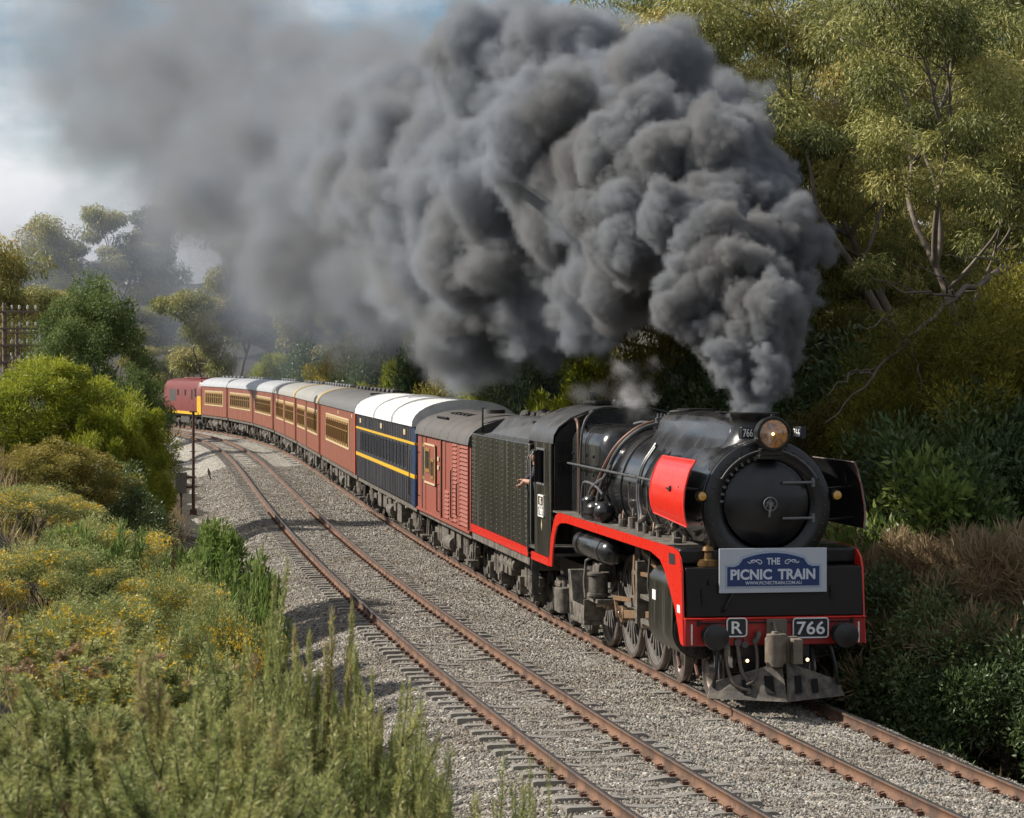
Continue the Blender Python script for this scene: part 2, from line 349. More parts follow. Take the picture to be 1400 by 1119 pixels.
# ================================================================== TRACKS
M['rust'] = mat('rail_rust', (.165, .084, .046), .85, col2=(.075, .045, .032), scale=1.7, amt=.95, bump=.1, bscale=40, lo=.4, hi=.6)
M['railtop'] = mat('rail_head_steel', (.24, .225, .21), .30, metal=.8, col2=(.12, .09, .07), scale=2, amt=.5)
M['concrete'] = mat('sleeper_concrete', (.22, .205, .18), .9, col2=(.13, .12, .10), scale=7, amt=.7, bump=.2, bscale=40)
M['clip'] = mat('rail_clip_rust', (.075, .036, .022), .85, col2=(.15, .06, .03), scale=30, amt=.7)
RP = [(-.07, -.165), (.07, -.165), (.07, -.150), (.018, -.135), (.013, -.045), (.034, -.032), (.036, -.006), (.028, 0), (-.028, 0), (-.036, -.006), (-.034, -.032), (-.013, -.045), (-.018, -.135), (-.07, -.150)]
def rail_mesh(off, name='rail'):
    ss = np.arange(-30, 345, .8); n = len(RP); Vs = []
    for a, b in RP:
        X, Y = trk(ss, np.full(len(ss), off + a)); Vs.append(np.stack([X, Y, np.full(len(ss), b)], -1))
    V = np.stack(Vs, 1).reshape(-1, 3); Fq = []; mi = []
    i = np.arange(len(ss) - 1)
    for j in range(n):
        k = (j + 1) % n; Fq.append(np.stack([i * n + j, i * n + k, (i + 1) * n + k, (i + 1) * n + j], -1)); mi.append(np.full(len(i), 1 if 6 <= j <= 8 else 0))
    return arr_mesh(name, V, np.concatenate(Fq), [M['rust'], M['railtop']], np.concatenate(mi))
def sleeper_mesh():
    mb = MB(); h = .13
    for a, b, z0, z1 in ((-1.25, -.55, 0, .0), (-.55, .55, -.0, -.03), (.55, 1.25, -.03, .0)): pass
    prof = [(-1.25, -.012), (-1.2, 0), (-.52, 0), (-.3, -.03), (.3, -.03), (.52, 0), (1.2, 0), (1.25, -.012)]
    mb.rings([[(-h, y, z - .16), (h, y, z - .16), (h * .86, y, z), (-h * .86, y, z)] for y, z in prof])
    return mb.mesh('sleeper', M['concrete'])
def clip_mesh():
    mb = MB()
    for sg in (-1, 1):
        mb.box(-.06, .06, sg * .11 - .045, sg * .11 + .045, .0, .022)
        mb.tube([(-.045, sg * .075, .035), (-.045, sg * .15, .03), (0, sg * .165, .045), (.045, sg * .15, .03), (.045, sg * .085, .05), (.0, sg * .08, .055)], .011, 5)
    mb.box(-.09, .09, -.075, .075, -.002, .006)
    return mb.mesh('rail_clip', M['clip'])
SLP = sleeper_mesh(); CLP = clip_mesh()
def make_track(label, off, s_first, s_near, s_clip, ztop):
    t = empty('railway_track', label, 'railway track', (0, 0, 0), 0, 'the two railway tracks')
    for sg in (1, -1): link('rail', rail_mesh(off + sg * .7525), t)
    rnd = random.Random(int(off * 10) + 3); far = MB(); farc = MB()
    far0 = [v.co[:] for v in SLP.vertices]; farf = [tuple(p.vertices) for p in SLP.polygons]
    fc0 = [v.co[:] for v in CLP.vertices]; fcf = [tuple(p.vertices) for p in CLP.polygons]
    s = s_first
    while s < 250:
        x, y = trk(s, off); hh = float(np.interp(s, _S, _h)); rz = hh + PI / 2 + rnd.uniform(-.012, .012); z = ztop + rnd.uniform(-.008, .008)
        mt = Matrix.Translation((x, y, z)) @ Matrix.Rotation(rz, 4, 'Z')
        if s < s_near:
            o = link('sleeper', SLP, t); o.matrix_local = mt
        else:
            n = len(far.v); far.add(far0, farf); far.xf(mt, n)
        for sg in (1, -1):
            x2, y2 = trk(s, off + sg * .7525); m2 = Matrix.Translation((x2, y2, -.163)) @ Matrix.Rotation(rz, 4, 'Z')
            if s < s_clip:
                o = link('rail_clip', CLP, t); o.matrix_local = m2
            elif s < 75:
                n = len(farc.v); farc.add(fc0, fcf); farc.xf(m2, n)
        s += .68
    if far.v: far.build('distant_sleepers', M['concrete'], t, kind='stuff', smooth=0)
    farc.build('distant_rail_clips', M['clip'], t, kind='stuff')
    return t
make_track('empty railway track with rusty rails and exposed concrete sleeper ends, left of the train', DA, -6, 95, 30, -.166)
make_track('railway track carrying the steam train, its sleepers buried in ballast', 0, -6, 60, 24, -.185)
# ================================================================== THE TRAIN
def vehicle(name, label, cat, s0, L, b0, b1, group=None):
    """an Empty on the rails at a vehicle's front end; local x runs back along the train, y to its lit side, z up"""
    a = Vector(trk(s0 + b0)); b = Vector(trk(s0 + L - b1)); u = (b - a).normalized(); o = a - u * b0
    return empty(name, label, cat, (o.x, o.y, 0), math.atan2(u.y, u.x), group)

def spoked_wheel(r, ns, y_out, name_wheel='driving_wheel', counter=True):
    """meshes of tyre, spokes; wheel disc centred on the origin, axis y, outer face at y_out"""
    t = MB(); t.lathe((0, y_out - .14, 0), (0, 1, 0), [(0, r - .085), (0, r + .03), (.03, r + .03), (.045, r), (.135, r - .008), (.14, r - .085)], 44, False, False)
    s = MB()
    s.lathe((0, y_out - .12, 0), (0, 1, 0), [(0, r - .14), (0, r - .08), (.11, r - .08), (.11, r - .14)], 44, False, False)
    s.lathe((0, y_out - .14, 0), (0, 1, 0), [(0, .19), (.17, .17), (.17, .0)], 24)
    for i in range(ns):
        a = 2 * PI * (i + .5) / ns; c, q = math.cos(a), math.sin(a); n = len(s.v)
        s.hexa([(.13, y_out - .10, -.035), (r - .1, y_out - .095, -.026), (r - .1, y_out - .035, -.026), (.13, y_out - .01, -.035), (.13, y_out - .10, .035), (r - .1, y_out - .095, .026), (r - .1, y_out - .035, .026), (.13, y_out - .01, .035)])
        s.xf(Matrix.Rotation(-a, 4, 'Y'), n)
    if counter:
        pl = [((r - .13) * math.cos(a), (r - .13) * math.sin(a)) for a in np.linspace(.95, 2.2, 9)] 
        s.prism(pl, y_out - .10, y_out - .015, 'xz')
    return t, s
def disc_wheel(r, y_out):
    w = MB(); w.lathe((0, y_out - .14, 0), (0, 1, 0), [(0, .1), (0, r + .028), (.03, r + .028), (.045, r), (.135, r - .006), (.14, r - .07), (.095, r - .085), (.075, r * .45), (.12, .16), (.16, .13), (.16, 0)], 30)
    return w
_WM = {}
def wheelsets(parent, r, xs, mname='wheel', kind='disc', y=.82):
    key = (r, kind, mname)
    if key not in _WM:
        a = MB(); b = MB(); ax = MB().cyl((0, -.7, 0), (0, .7, 0), .08, n=10)
        w = disc_wheel(r, y); n = len(w.v); w2 = MB(); w2.v = [(x, -yy, z) for x, yy, z in w.v]; w2.f = [f[::-1] for f in w.f]; w2.mi = w.mi[:]
        _WM[key] = (w.mesh('wheel', M[mname]), w2.mesh('wheel', M[mname]), ax.mesh('axle', M['sooty']))
    A, B, X = _WM[key]
    for x in xs:
        for me, nm in ((A, 'wheel'), (B, 'wheel'), (X, 'axle')):
            o = link(nm, me, parent); o.location = (x, 0, r)

# ------------------------------------------------------------------ steam locomotive
loco = vehicle('steam_locomotive', 'black steam locomotive with red trim and smoke deflectors hauling the train', 'steam locomotive', 18.76, 13.8, 4.9, 4.9)
ZC = 3.06
def Lp(name, mb, m, **k): return mb.build(name, M[m] if isinstance(m, str) else m, loco, **k)
# frames, buffer beam and apron
Lp('frame', MB().box(.1, 13.2, -.62, -.56, .55, 1.35).box(.1, 13.2, .56, .62, .55, 1.35).box(3.8, 9.6, -.5, .5, 1.2, 1.7).box(.1, .6, -.62, .62, .7, 1.2).box(9.6, 13.2, -.9, .9, .75, 1.35), 'sooty')
Lp('buffer_beam', MB().box(-.17, -.08, -1.44, 1.44, .93, 1.335), 'redbeam', bevel=.012)
tm = MB()
for y in (1.335, -1.335): tm.box(-.18, -.165, y - .012, y + .012, .95, 1.27)
Lp('beam_edging', tm, 'white')
Lp('beam_capping', MB().box(-.2, -.05, -1.45, 1.45, 1.338, 1.362), 'red', bevel=.006)
Lp('apron_plate', MB().hexa([(-.1, -1.44, 1.364), (.5, -1.44, 1.364), (.5, 1.40, 1.364), (-.1, 1.40, 1.364), (-.02, -1.44, 2.13), (.5, -1.44, 2.13), (.5, 1.40, 2.13), (-.02, 1.40, 2.13)]), 'apron', bevel=.02)
ap = MB().box(-.1, -.085, 1.0, 1.05, 1.86, 1.94).box(-.1, -.085, -.95, -.9, 1.62, 1.84).box(-.1, -.085, 1.12, 1.16, 1.55, 1.8)
ap.tube([(-.1, .83, 1.45), (-.16, .8, 1.5), (-.16, .7, 1.68), (-.1, .66, 1.74)], .02)
Lp('apron_fitting', ap, 'black')
Lp('front_step_box', MB().box(.36, 1.2, -1.47, -.55, 2.135, 2.40).box(.36, 1.2, .55, 1.41, 2.135, 2.40).box(.42, 1.2, -.55, .55, 2.135, 2.36), 'black', bevel=.05, seg=3)
# smokebox
Lp('smokebox', MB().lathe((.38, 0, ZC), (1, 0, 0), [(0, 1.0), (.03, 1.045), (2.3, 1.045), (2.32, 1.06), (2.42, 1.06)], 64, False, False), 'boiler')
Lp('smokebox_ring', MB().lathe((.30, 0, ZC), (1, 0, 0), [(.06, .70), (.02, .76), (0, .80), (0, .97), (.03, 1.025), (.09, 1.03)], 64, False, False), 'door')
rv = MB()
for i in range(40):
    a = 2 * PI * i / 40; c, q = math.cos(a), math.sin(a)
    rv.lathe((.305, .93 * c, ZC + .93 * q), (-1, 0, 0), [(0, .022), (.016, .016), (.022, .002)], 7)
for x in (.55, 2.5):
    for i in range(44):
        a = 2 * PI * i / 44; rv.lathe((x, 1.043 * math.cos(a), ZC + 1.043 * math.sin(a)), (0, math.cos(a), math.sin(a)), [(0, .018), (.012, .012), (.016, .002)], 6)
Lp('rivets', rv, 'boiler', kind='stuff')
dr = Lp('smokebox_door', MB().lathe((.33, .02, 3.10), (-1, 0, 0), [(-.02, .68), (.02, .68), (.045, .645), (.09, .57), (.13, .44), (.155, .26), (.165, .08), (.166, 0)], 64, False, True), 'door')
hg = MB()
for z in (3.43, 2.87):
    hg.tube([(.22, -.70, z), (.20, -.55, z), (.165, -.38, z), (.155, -.2, z)], .022, 8); hg.cyl((.25, -.72, z - .07), (.25, -.72, z + .07), .035)
hg.build('door_hinge', M['ladder'], dr)
hw = MB().lathe((.14, .02, 3.10), (-1, 0, 0), [(0, .06), (.05, .06), (.06, .03), (.12, .03), (.12, 0)], 16)
for i in range(20):
    a0 = 2 * PI * i / 20; a1 = 2 * PI * (i + 1) / 20
    hw.tube([(.06, .02 + .105 * math.cos(a0), 3.1 + .105 * math.sin(a0)), (.06, .02 + .105 * math.cos(a1), 3.1 + .105 * math.sin(a1))], .012, 6)
for a in (PI / 2, PI * 7 / 6, PI * 11 / 6): hw.tube([(.07, .02, 3.1), (.06, .02 + .105 * math.cos(a), 3.1 + .105 * math.sin(a))], .010, 6)
hw.bar((.02, .02, 3.1), (.02, .05, 2.9), .03, .02, (1, 0, 0))
hw.build('door_handwheel', M['ladder'], dr)
cl = MB()
for i in range(12):
    a = math.radians(78 - i * 0 + 9 * i); cl.bar((.29, .02 - .70 * math.cos(a), 3.1 + .70 * math.sin(a)), (.29, .02 - .76 * math.cos(a), 3.1 + .76 * math.sin(a)), .04, .03, (1, 0, 0))
cl.build('door_clamp', M['pipe'], dr, kind='stuff')
hr = MB(); pts = [(.20, .88 * math.sin(a), ZC + .88 * math.cos(a)) for a in np.linspace(-1.05, 1.05, 22)]
hr.tube(pts, .016, 7)
for i in (0, 5, 10, 16, 21): hr.tube([pts[i], (.32, pts[i][1], pts[i][2])], .013, 6)
Lp('front_handrail', hr, 'pipe')
# boiler barrel, bands, firebox
Lp('boiler', MB().lathe((2.8, 0, 0), (1, 0, 0), [], 3) if False else MB().lathe((2.8, 0, 3.05), (1, 0, 0), [(0, .995), (2.2, 1.02), (4.0, 1.07), (5.7, 1.10)], 64, False, False), 'boiler')
bb = MB()
for x, r in ((2.85, 1.0), (4.0, 1.012), (5.2, 1.037), (6.4, 1.07), (7.5, 1.092)): bb.lathe((x, 0, 3.05), (1, 0, 0), [(0, r - .01), (0, r + .012), (.07, r + .014), (.07, r - .01)], 64, False, False)
Lp('boiler_band', bb, 'boiler')
def belp(w, zb, zt, r):
    pts = [(-w, zb)]; 
    for a in np.linspace(PI, PI / 2, 7): pts.append((-w + r + r * math.cos(a), zt - r + r * math.sin(a)))
    pts += [(-.3, zt + .03), (.3, zt + .03)]
    for a in np.linspace(PI / 2, 0, 7): pts.append((w - r + r * math.cos(a), zt - r + r * math.sin(a)))
    return pts + [(w, zb)]
fb = MB()
def ring_at(x, w, zb, zt, r): return [(x, y, z) for y, z in belp(w, zb, zt, r)]
fb.rings([ring_at(7.95, .95, 2.45, 3.93, .50), ring_at(8.02, 1.05, 2.4, 4.05, .42), ring_at(8.25, 1.10, 2.38, 4.11, .36), ring_at(11.05, 1.10, 2.36, 4.10, .36)])
Lp('firebox', fb, 'boiler', smooth=50)
fd = MB()
for x in (8.7, 9.4, 10.1, 10.7):
    for z in (3.2, 3.55): fd.lathe((x, 1.09, z), (0, 1, 0), [(0, .035), (.04, .03), (.05, 0)], 8)
fd.box(8.3, 11.0, 1.101, 1.115, 3.36, 3.40)
Lp('washout_plug', fd, 'boiler')
# long dome casing, chimney
hs = []
def hump(x, top, w, fl):
    half = [(fl, ZC + math.sqrt(max(.01, 1.03 ** 2 - fl ** 2)) - .05), (w + .14, 3.98), (w + .03, 4.12), (w, 4.28), (w - .06, top - .05), (w - .22, top), (0, top + .02)]
    return [(x, y, z) for y, z in half] + [(x, -y, z) for y, z in half[-2::-1]]
hm = MB().rings([hump(1.2, 4.36, .36, .62), hump(1.6, 4.42, .40, .66), hump(2.6, 4.47, .44, .72), hump(4.5, 4.47, .45, .74), hump(5.9, 4.43, .44, .72), hump(6.15, 4.38, .42, .70)])
Lp('dome_casing', hm, 'boiler', smooth=55, bevel=.02)
Lp('dome_casing_lid', MB().box(4.6, 5.5, -.25, .25, 4.485, 4.51).box(2.2, 2.9, -.2, .2, 4.485, 4.505), 'black', bevel=.008)
ld = MB()
for i in range(4):
    y = -.42 + .0 * i
Lp('dome_rear_box', MB().hexa([(6.16, -.40, 3.95), (6.75, -.34, 4.0), (6.75, .34, 4.0), (6.16, .40, 3.95), (6.16, -.36, 4.30), (6.75, -.30, 4.22), (6.75, .30, 4.22), (6.16, .36, 4.30)]), 'boiler', bevel=.03)
Lp('chimney', MB().lathe((1.08, 0, 3.85), (0, 0, 1), [(0, .62), (.12, .54), (.22, .46), (.34, .40), (.52, .375), (.58, .385), (.60, .40), (.66, .40), (.67, .36), (.64, .30), (.2, .27)], 40, False, True), 'black', smooth=50)
# headlight, number boxes, marker lamps
hl = Lp('headlight', MB().lathe((-.07, 0, 4.2), (1, 0, 0), [(0, .225), (-.02, .245), (-.015, .27), (.06, .275), (.09, .255), (.28, .25), (.38, .20), (.43, .08), (.44, 0)], 40, False, True), 'black')
def lens_mat():
    m = bpy.data.materials.new('headlight_glass'); m.use_nodes = True; t = m.node_tree; b = t.nodes['Principled BSDF']; b.inputs['Roughness'].default_value = .12; b.inputs['Coat Weight'].default_value = 1.
    co = t.nodes.new('ShaderNodeTexCoord'); n = t.nodes.new('ShaderNodeTexNoise'); n.inputs['Scale'].default_value = 5; n.inputs['Detail'].default_value = 3; n.inputs['Distortion'].default_value = 1.5
    t.links.new(co.outputs['Object'], n.inputs['Vector']); r = t.nodes.new('ShaderNodeValToRGB'); e = r.color_ramp.elements
    e[0].position = .36; e[0].color = (.46, .46, .46, 1); e[1].position = .64; e[1].color = (.26, .24, .22, 1); q = e.new(.50); q.color = (.62, .27, .07, 1); q = e.new(.44); q.color = (.30, .13, .05, 1); q = e.new(.58); q.color = (.2, .12, .08, 1)  # amber glass; the pale grey patches paint sky reflections and glow into it
    t.links.new(n.outputs[0], r.inputs[0]); t.links.new(r.outputs[0], b.inputs['Base Color']); return m
MB().lathe((-.065, 0, 4.2), (-1, 0, 0), [(0, .228), (.02, .2), (.045, .12), (.055, 0)], 40, False, True).build('lens', lens_mat(), hl)
MB().ball((-.128, .03, 4.2), .022).build('bulb', M['bulb'], hl)
MB().box(0, .3, -.16, .16, 3.86, 3.97).box(.05, .25, -.2, .2, 3.80, 3.87).cyl((.02, .17, 3.94), (-.06, .2, 3.9), .03).box(-.02, .04, -.03, .03, 4.46, 4.5).build('headlight_bracket', M['black'], hl, bevel=.01)
for sg in (1, -1):
    a = math.radians(22 if sg > 0 else -74); ex = Vector((math.sin(a), -math.cos(a), 0)); nrm = Vector((-math.cos(a), -math.sin(a), 0)) if sg > 0 else Vector((-math.cos(a), -math.sin(a), 0))
    # boards turned a little outwards
    ex = Vector((-math.sin(a), -math.cos(a), 0)).normalized() if False else Vector((math.sin(a), -math.cos(a), 0)).normalized(); ez = Vector((0, 0, 1)); nn = ex.cross(ez)
    c = Vector((.02 + .0, .395 * sg, 4.215)); mb = MB()
    w2, h2, d2 = .112, .092, .10
    mb.hexa([c - ex * w2 - ez * h2 - nn * d2, c + ex * w2 - ez * h2 - nn * d2, c + ex * w2 - ez * h2, c - ex * w2 - ez * h2, c - ex * w2 + ez * h2 - nn * d2, c + ex * w2 + ez * h2 - nn * d2, c + ex * w2 + ez * h2, c - ex * w2 + ez * h2])
    nb = mb.build('number_box', M['platebg'], loco, bevel=.006)
    text_mb('766', .185, .125, .008, c + nn * .001, ex, ez, .0).build('lettering', M['lettering'], nb, smooth=0)
for y in (1.06, -1.12):
    k = MB().lathe((.46, y, 3.22), (-1, 0, 0), [(0, .06), (.05, .085), (.16, .085), (.17, .075), (.2, .075)], 18, True, False).bar((.4, y, 3.22), (.5, y * .9, 3.1), .05, .05).build('marker_lamp', M['black'], loco)
    MB().lathe((.265, y, 3.22), (-1, 0, 0), [(0, .072), (.02, .06), (.035, 0)], 18, False, True).build('lens', M['amber'], k)
# smoke deflectors, curved plates either side of the smokebox
def deflector(sg, y_add, mats):
    mb = MB(); N = 16; zs = np.linspace(2.75, 3.78, N) - (.04 if sg < 0 else 0); fr = []; bk = []
    for k in range(2):
        off = k * .02; rs = []
        for z in zs:
            q = (z - 2.75) / 1.03; y = float(np.interp(q, [0, .12, .3, .55, .85, 1], [1.36, 1.39, 1.40, 1.37, 1.29, 1.20])) + y_add - off
            x0 = .12 + .10 * q ** 2 + .08 * (1 - q) * 0 + .12 * math.sin(q * PI); x1 = 2.50 + .20 * math.sin(q * PI * .8) - .08 * q + .0
            zz0 = z - .0; zz1 = z + (1 - q) * (.10 if sg > 0 else .0)
            rs.append([(x0, y * sg, zz0), (x0 + (x1 - x0) * .33, y * sg, zz0 + (zz1 - zz0) * .33), (x0 + (x1 - x0) * .66, y * sg, zz0 + (zz1 - zz0) * .66), (x1, y * sg, zz1)])
        (fr if k == 0 else bk).extend(rs)
    n = len(mb.v)
    for rs, mi in ((fr, 0), (bk, 1)):
        mb.cur = mi; mb.rings(rs, False, False, closed=False)
    mb.cur = 1
    o = len(fr) * 4
    for i in range(N - 1):
        for j in (0, 3): a = i * 4 + j; mb.f.append((a, a + 4, a + 4 + o, a + o)); mb.mi.append(0)
    for j in range(3):
        for i in (0, N - 1): a = i * 4 + j; mb.f.append((a, a + 1, a + 1 + o, a + o)); mb.mi.append(0)
    return mb, fr
for sg, ya in ((1, -.02), (-1, .16)):
    mb, fr = deflector(sg, ya, None)
    d = mb.build('smoke_deflector', [M['red'], M['door']], loco, label='red outer face of the near smoke deflector' if sg > 0 else 'black inner face of the far smoke deflector', smooth=60)
    eb = MB(); eb.tube([r[0] for r in fr], .014, 6); eb.tube([r[-1] for r in fr], .014, 6); eb.tube(fr[0], .014, 6); eb.tube(fr[-1], .014, 6)
    eb.build('edge_bead', M['red'] if sg > 0 else M['wheel'], d)
    st = MB()
    for x in (.7, 2.2): st.tube([(x, fr[6][0][1] - sg * .02, 3.35), (x, sg * 1.0, 3.3)], .018, 6); st.tube([(x, fr[1][0][1] - sg * .02, 2.85), (x, sg * .95, 2.8)], .018, 6)
    for x in (.45, 1.2, 2.0): st.box(x, x + .03, min(sg * .02, 0) + fr[5][0][1] - (.02 if sg < 0 else .0) * 0 - sg * .06, fr[5][0][1] - sg * .025 + max(sg * .0, 0), 2.8, 3.65) if False else None
    st.build('deflector_stay', M['black'], d)
    if sg > 0: MB().bar((1.45, 1.37, 3.3), (1.15, 1.37, 3.29), .02, .02).lathe((1.2, 1.35, 3.3), (0, 1, 0), [(0, .05), (.03, .045), (.035, 0)], 10).build('grab_handle', M['platebg'], d)
# running boards
for sg in (1, -1):
    Lp('running_board', MB().box(1.2, 11.4, .5 * sg, 1.43 * sg, 2.375, 2.405) if sg > 0 else MB().box(1.2, 11.4, -1.43, -.5, 2.375, 2.405), 'dusty')
outer = [(11.46, 1.30), (11.25, 1.86), (10.98, 2.16), (10.75, 2.33), (10.37, 2.405), (.62, 2.405), (.28, 2.37), (.08, 2.26), (-.02, 2.09), (-.08, 1.41), (-.14, .93)]
lower = [(.04, .95), (.10, 1.0), (.30, 1.28), (.44, 1.46), (.80, 1.73), (1.16, 2.0), (1.5, 2.15), (2.2, 2.235), (9.6, 2.25), (10.25, 2.21), (10.62, 2.12), (10.85, 1.92), (11.05, 1.62), (11.15, 1.30)]
for sg in (1, -1):
    mb = MB().prism(outer + lower, 1.432 * sg, 1.462 * sg, 'xz')
    v = Lp('running_board_valance', mb, 'red', smooth=20)
    MB().prism([(.84, 2.31), (.42, 2.31), (.40, 2.15), (.82, 2.13)], 1.463 * sg, 1.466 * sg, 'xz').build('step_opening', M['hole'], v)
    MB().prism([(.27, 1.54), (.07, 1.54), (.05, 1.42), (.25, 1.42)], 1.463 * sg, 1.468 * sg, 'xz').build('white_mark', M['white'], v)
# cylinders and steam chests
for sg in (1, -1):
    cyl = MB(); 
    prof = []
    for a in np.linspace(-2.4, .15, 12): prof.append((.98 + .45 * math.cos(a), 1.08 + .45 * math.sin(a)))
    prof += [(1.42, 1.62)]
    for a in np.linspace(.0, 1.7, 8): prof.append((1.14 + .28 * math.cos(a), 1.72 + .28 * math.sin(a)))
    prof += [(.6, 1.95), (.6, .8)]
    cyl.prism([(y * sg, z) for y, z in prof], .75, 2.5, 'yz')
    c = Lp('cylinder', cyl, 'tank', smooth=40)
    cv = MB().lathe((.76, .98 * sg, 1.08), (-1, 0, 0), [(0, .43), (.05, .43), (.07, .40), (.08, .2), (.11, .17), (.12, 0)], 32, False, True).lathe((.76, 1.14 * sg, 1.72), (-1, 0, 0), [(0, .25), (.07, .25), (.09, .22), (.10, .1), (.16, .08), (.17, 0)], 24, False, True)
    for i in range(14): a = 2 * PI * i / 14; cv.lathe((.70, .98 * sg + .37 * math.cos(a), 1.08 + .37 * math.sin(a)), (-1, 0, 0), [(0, .025), (.03, .025), (.03, 0)], 6)
    cv.lathe((2.5, .98 * sg, 1.08), (1, 0, 0), [(0, .42), (.05, .4), (.06, .2), (.22, .12), (.22, 0)], 28, False, True).lathe((2.5, 1.14 * sg, 1.72), (1, 0, 0), [(0, .24), (.06, .22), (.25, .1), (.25, 0)], 20, False, True)
    cv.build('cylinder_cover', M['black'], c)
    MB().box(1.95, 2.2, 1.424 * sg, 1.431 * sg, 1.46, 1.62).build('inspection_plate', M['white'], c) if sg > 0 else None
    dc = MB()
    for x in (.95, 2.2): dc.tube([(x, .98 * sg, .66), (x, 1.0 * sg, .5), (x - .35, 1.05 * sg, .38)], .03, 7)
    dc.build('drain_cock', M['copper'], c)
# driving wheels
DX = (4.68, 6.66, 8.64); DR = .927
tA, sA = spoked_wheel(DR, 17, .83)
tB = MB(); tB.v = [(x, -y, z) for x, y, z in tA.v]; tB.f = [f[::-1] for f in tA.f]; tB.mi = tA.mi[:]
sB = MB(); sB.v = [(x, -y, z) for x, y, z in sA.v]; sB.f = [f[::-1] for f in sA.f]; sB.mi = sA.mi[:]
meshes = [(tA.mesh('tyre', M['tyre']), sA.mesh('spokes', M['wheel'])), (tB.mesh('tyre', M['tyre']), sB.mesh('spokes', M['wheel']))]
CR = math.radians(200)      # crank angle
for x in DX:
    for tm_, sm_ in meshes:
        w = bpy.data.objects.new('driving_wheel', sm_); C.objects.link(w); w.parent = loco; w.location = (x, 0, DR); w.rotation_euler = (0, -CR, 0)
        link('tyre', tm_, w)
Lp('driving_axle', MB().cyl((DX[0], -.7, DR), (DX[0], .7, DR), .11).cyl((DX[1], -.7, DR), (DX[1], .7, DR), .11).cyl((DX[2], -.7, DR), (DX[2], .7, DR), .11), 'sooty')
bk = MB()
for x in DX:
    for sg in (1, -1): bk.prism([(x + (DR + .05) * math.cos(a), DR + (DR + .05) * math.sin(a)) for a in np.linspace(2.6, 3.6, 8)] + [(x + (DR + .14) * math.cos(a), DR + (DR + .14) * math.sin(a)) for a in np.linspace(3.6, 2.6, 8)], sg * .68, sg * .8, 'xz')
Lp('brake_shoe', bk, 'dusty')
# rods and valve gear
cr, ch = .33 * math.cos(CR), .33 * math.sin(CR)
def rod(mb, a, b, y, h0, h1, t=.05): mb.prism([(a[0], a[1] - h0), (b[0], b[1] - h1), (b[0], b[1] + h1), (a[0], a[1] + h0)], y - t / 2, y + t / 2, 'xz')
for sg in (1, -1):
    y = .90 * sg; pin = [(x - cr * 0 + cr, DR + ch) for x in DX]
    mb = MB()
    for i in range(2): rod(mb, pin[i], pin[i + 1], y, .055, .055)
    for p in pin: mb.cyl((p[0], y - .05 * sg, p[1]), (p[0], y + .06 * sg, p[1]), .12, n=18); mb.cyl((p[0], .8 * sg, p[1]), (p[0], 1.14 * sg, p[1]), .06, n=12)
    Lp('coupling_rod', mb, 'steel', bevel=.006)
    mb = MB(); y2 = 1.03 * sg; cx = pin[1][0] - math.sqrt(3.1 ** 2 - (pin[1][1] - 1.08) ** 2)
    rod(mb, (cx, 1.08), pin[1], y2, .05, .075, .06); mb.cyl((pin[1][0], y2 - .05, pin[1][1]), (pin[1][0], y2 + .05, pin[1][1]), .15, n=18)
    Lp('connecting_rod', mb, 'brownrod', bevel=.006)
    mb = MB().box(cx - .22, cx + .22, .90 * sg if sg > 0 else -1.16, 1.16 if sg > 0 else -.90, .95, 1.24).cyl((cx - .2, .98 * sg, 1.08), (2.6, .98 * sg, 1.08), .045)
    Lp('crosshead', mb, 'brownrod', bevel=.015)
    mb = MB().box(2.7, 4.55, min(.9 * sg, 1.14 * sg), max(.9 * sg, 1.14 * sg), 1.26, 1.34).box(2.7, 4.55, min(.9 * sg, 1.14 * sg), max(.9 * sg, 1.14 * sg), .84, .92).box(4.45, 4.6, min(.6 * sg, 1.2 * sg), max(.6 * sg, 1.2 * sg), .82, 1.9)
    Lp('slide_bar', mb, 'dusty', bevel=.01)
    # walschaerts gear: return crank, eccentric rod, expansion link, radius rod, combination lever
    mb = MB(); rc = (pin[1][0] + .22, pin[1][1] + .28)
    rod(mb, pin[1], rc, 1.14 * sg, .07, .05); rod(mb, rc, (5.05, 1.18), 1.16 * sg, .04, .04, .04)
    mb.prism([(5.05, 1.12), (5.20, 1.5), (5.13, 1.98), (5.02, 1.98), (5.07, 1.5), (4.94, 1.14)], 1.06 * sg, 1.12 * sg, 'xz')
    rod(mb, (5.1, 1.66), (2.8, 1.74), 1.12 * sg, .035, .035, .04); rod(mb, (2.95, 1.78), (3.0, .78), 1.18 * sg, .03, .035, .03); rod(mb, (3.0, .80), (cx, .92), 1.16 * sg, .03, .03, .03)
    rod(mb, (5.15, 2.1), (3.7, 1.84), 1.0 * sg, .05, .045, .06)
    Lp('valve_gear', mb, 'brownrod', bevel=.004)
    mb = MB().box(4.75, 5.35, min(.6 * sg, 1.0 * sg), max(.6 * sg, 1.0 * sg), 1.45, 2.2).box(4.9, 5.25, min(1.0 * sg, 1.06 * sg), max(1.0 * sg, 1.06 * sg), 1.3, 2.15)
    mb.tube([(5.6, .9 * sg, 2.1), (5.7, 1.0 * sg, 1.6), (5.9, .95 * sg, 1.2)], .03); mb.tube([(3.3, 1.2 * sg, 2.3), (3.35, 1.25 * sg, 1.6), (3.3, 1.2 * sg, 1.2)], .022)
    Lp('gear_bracket', mb, 'sooty', bevel=.01)
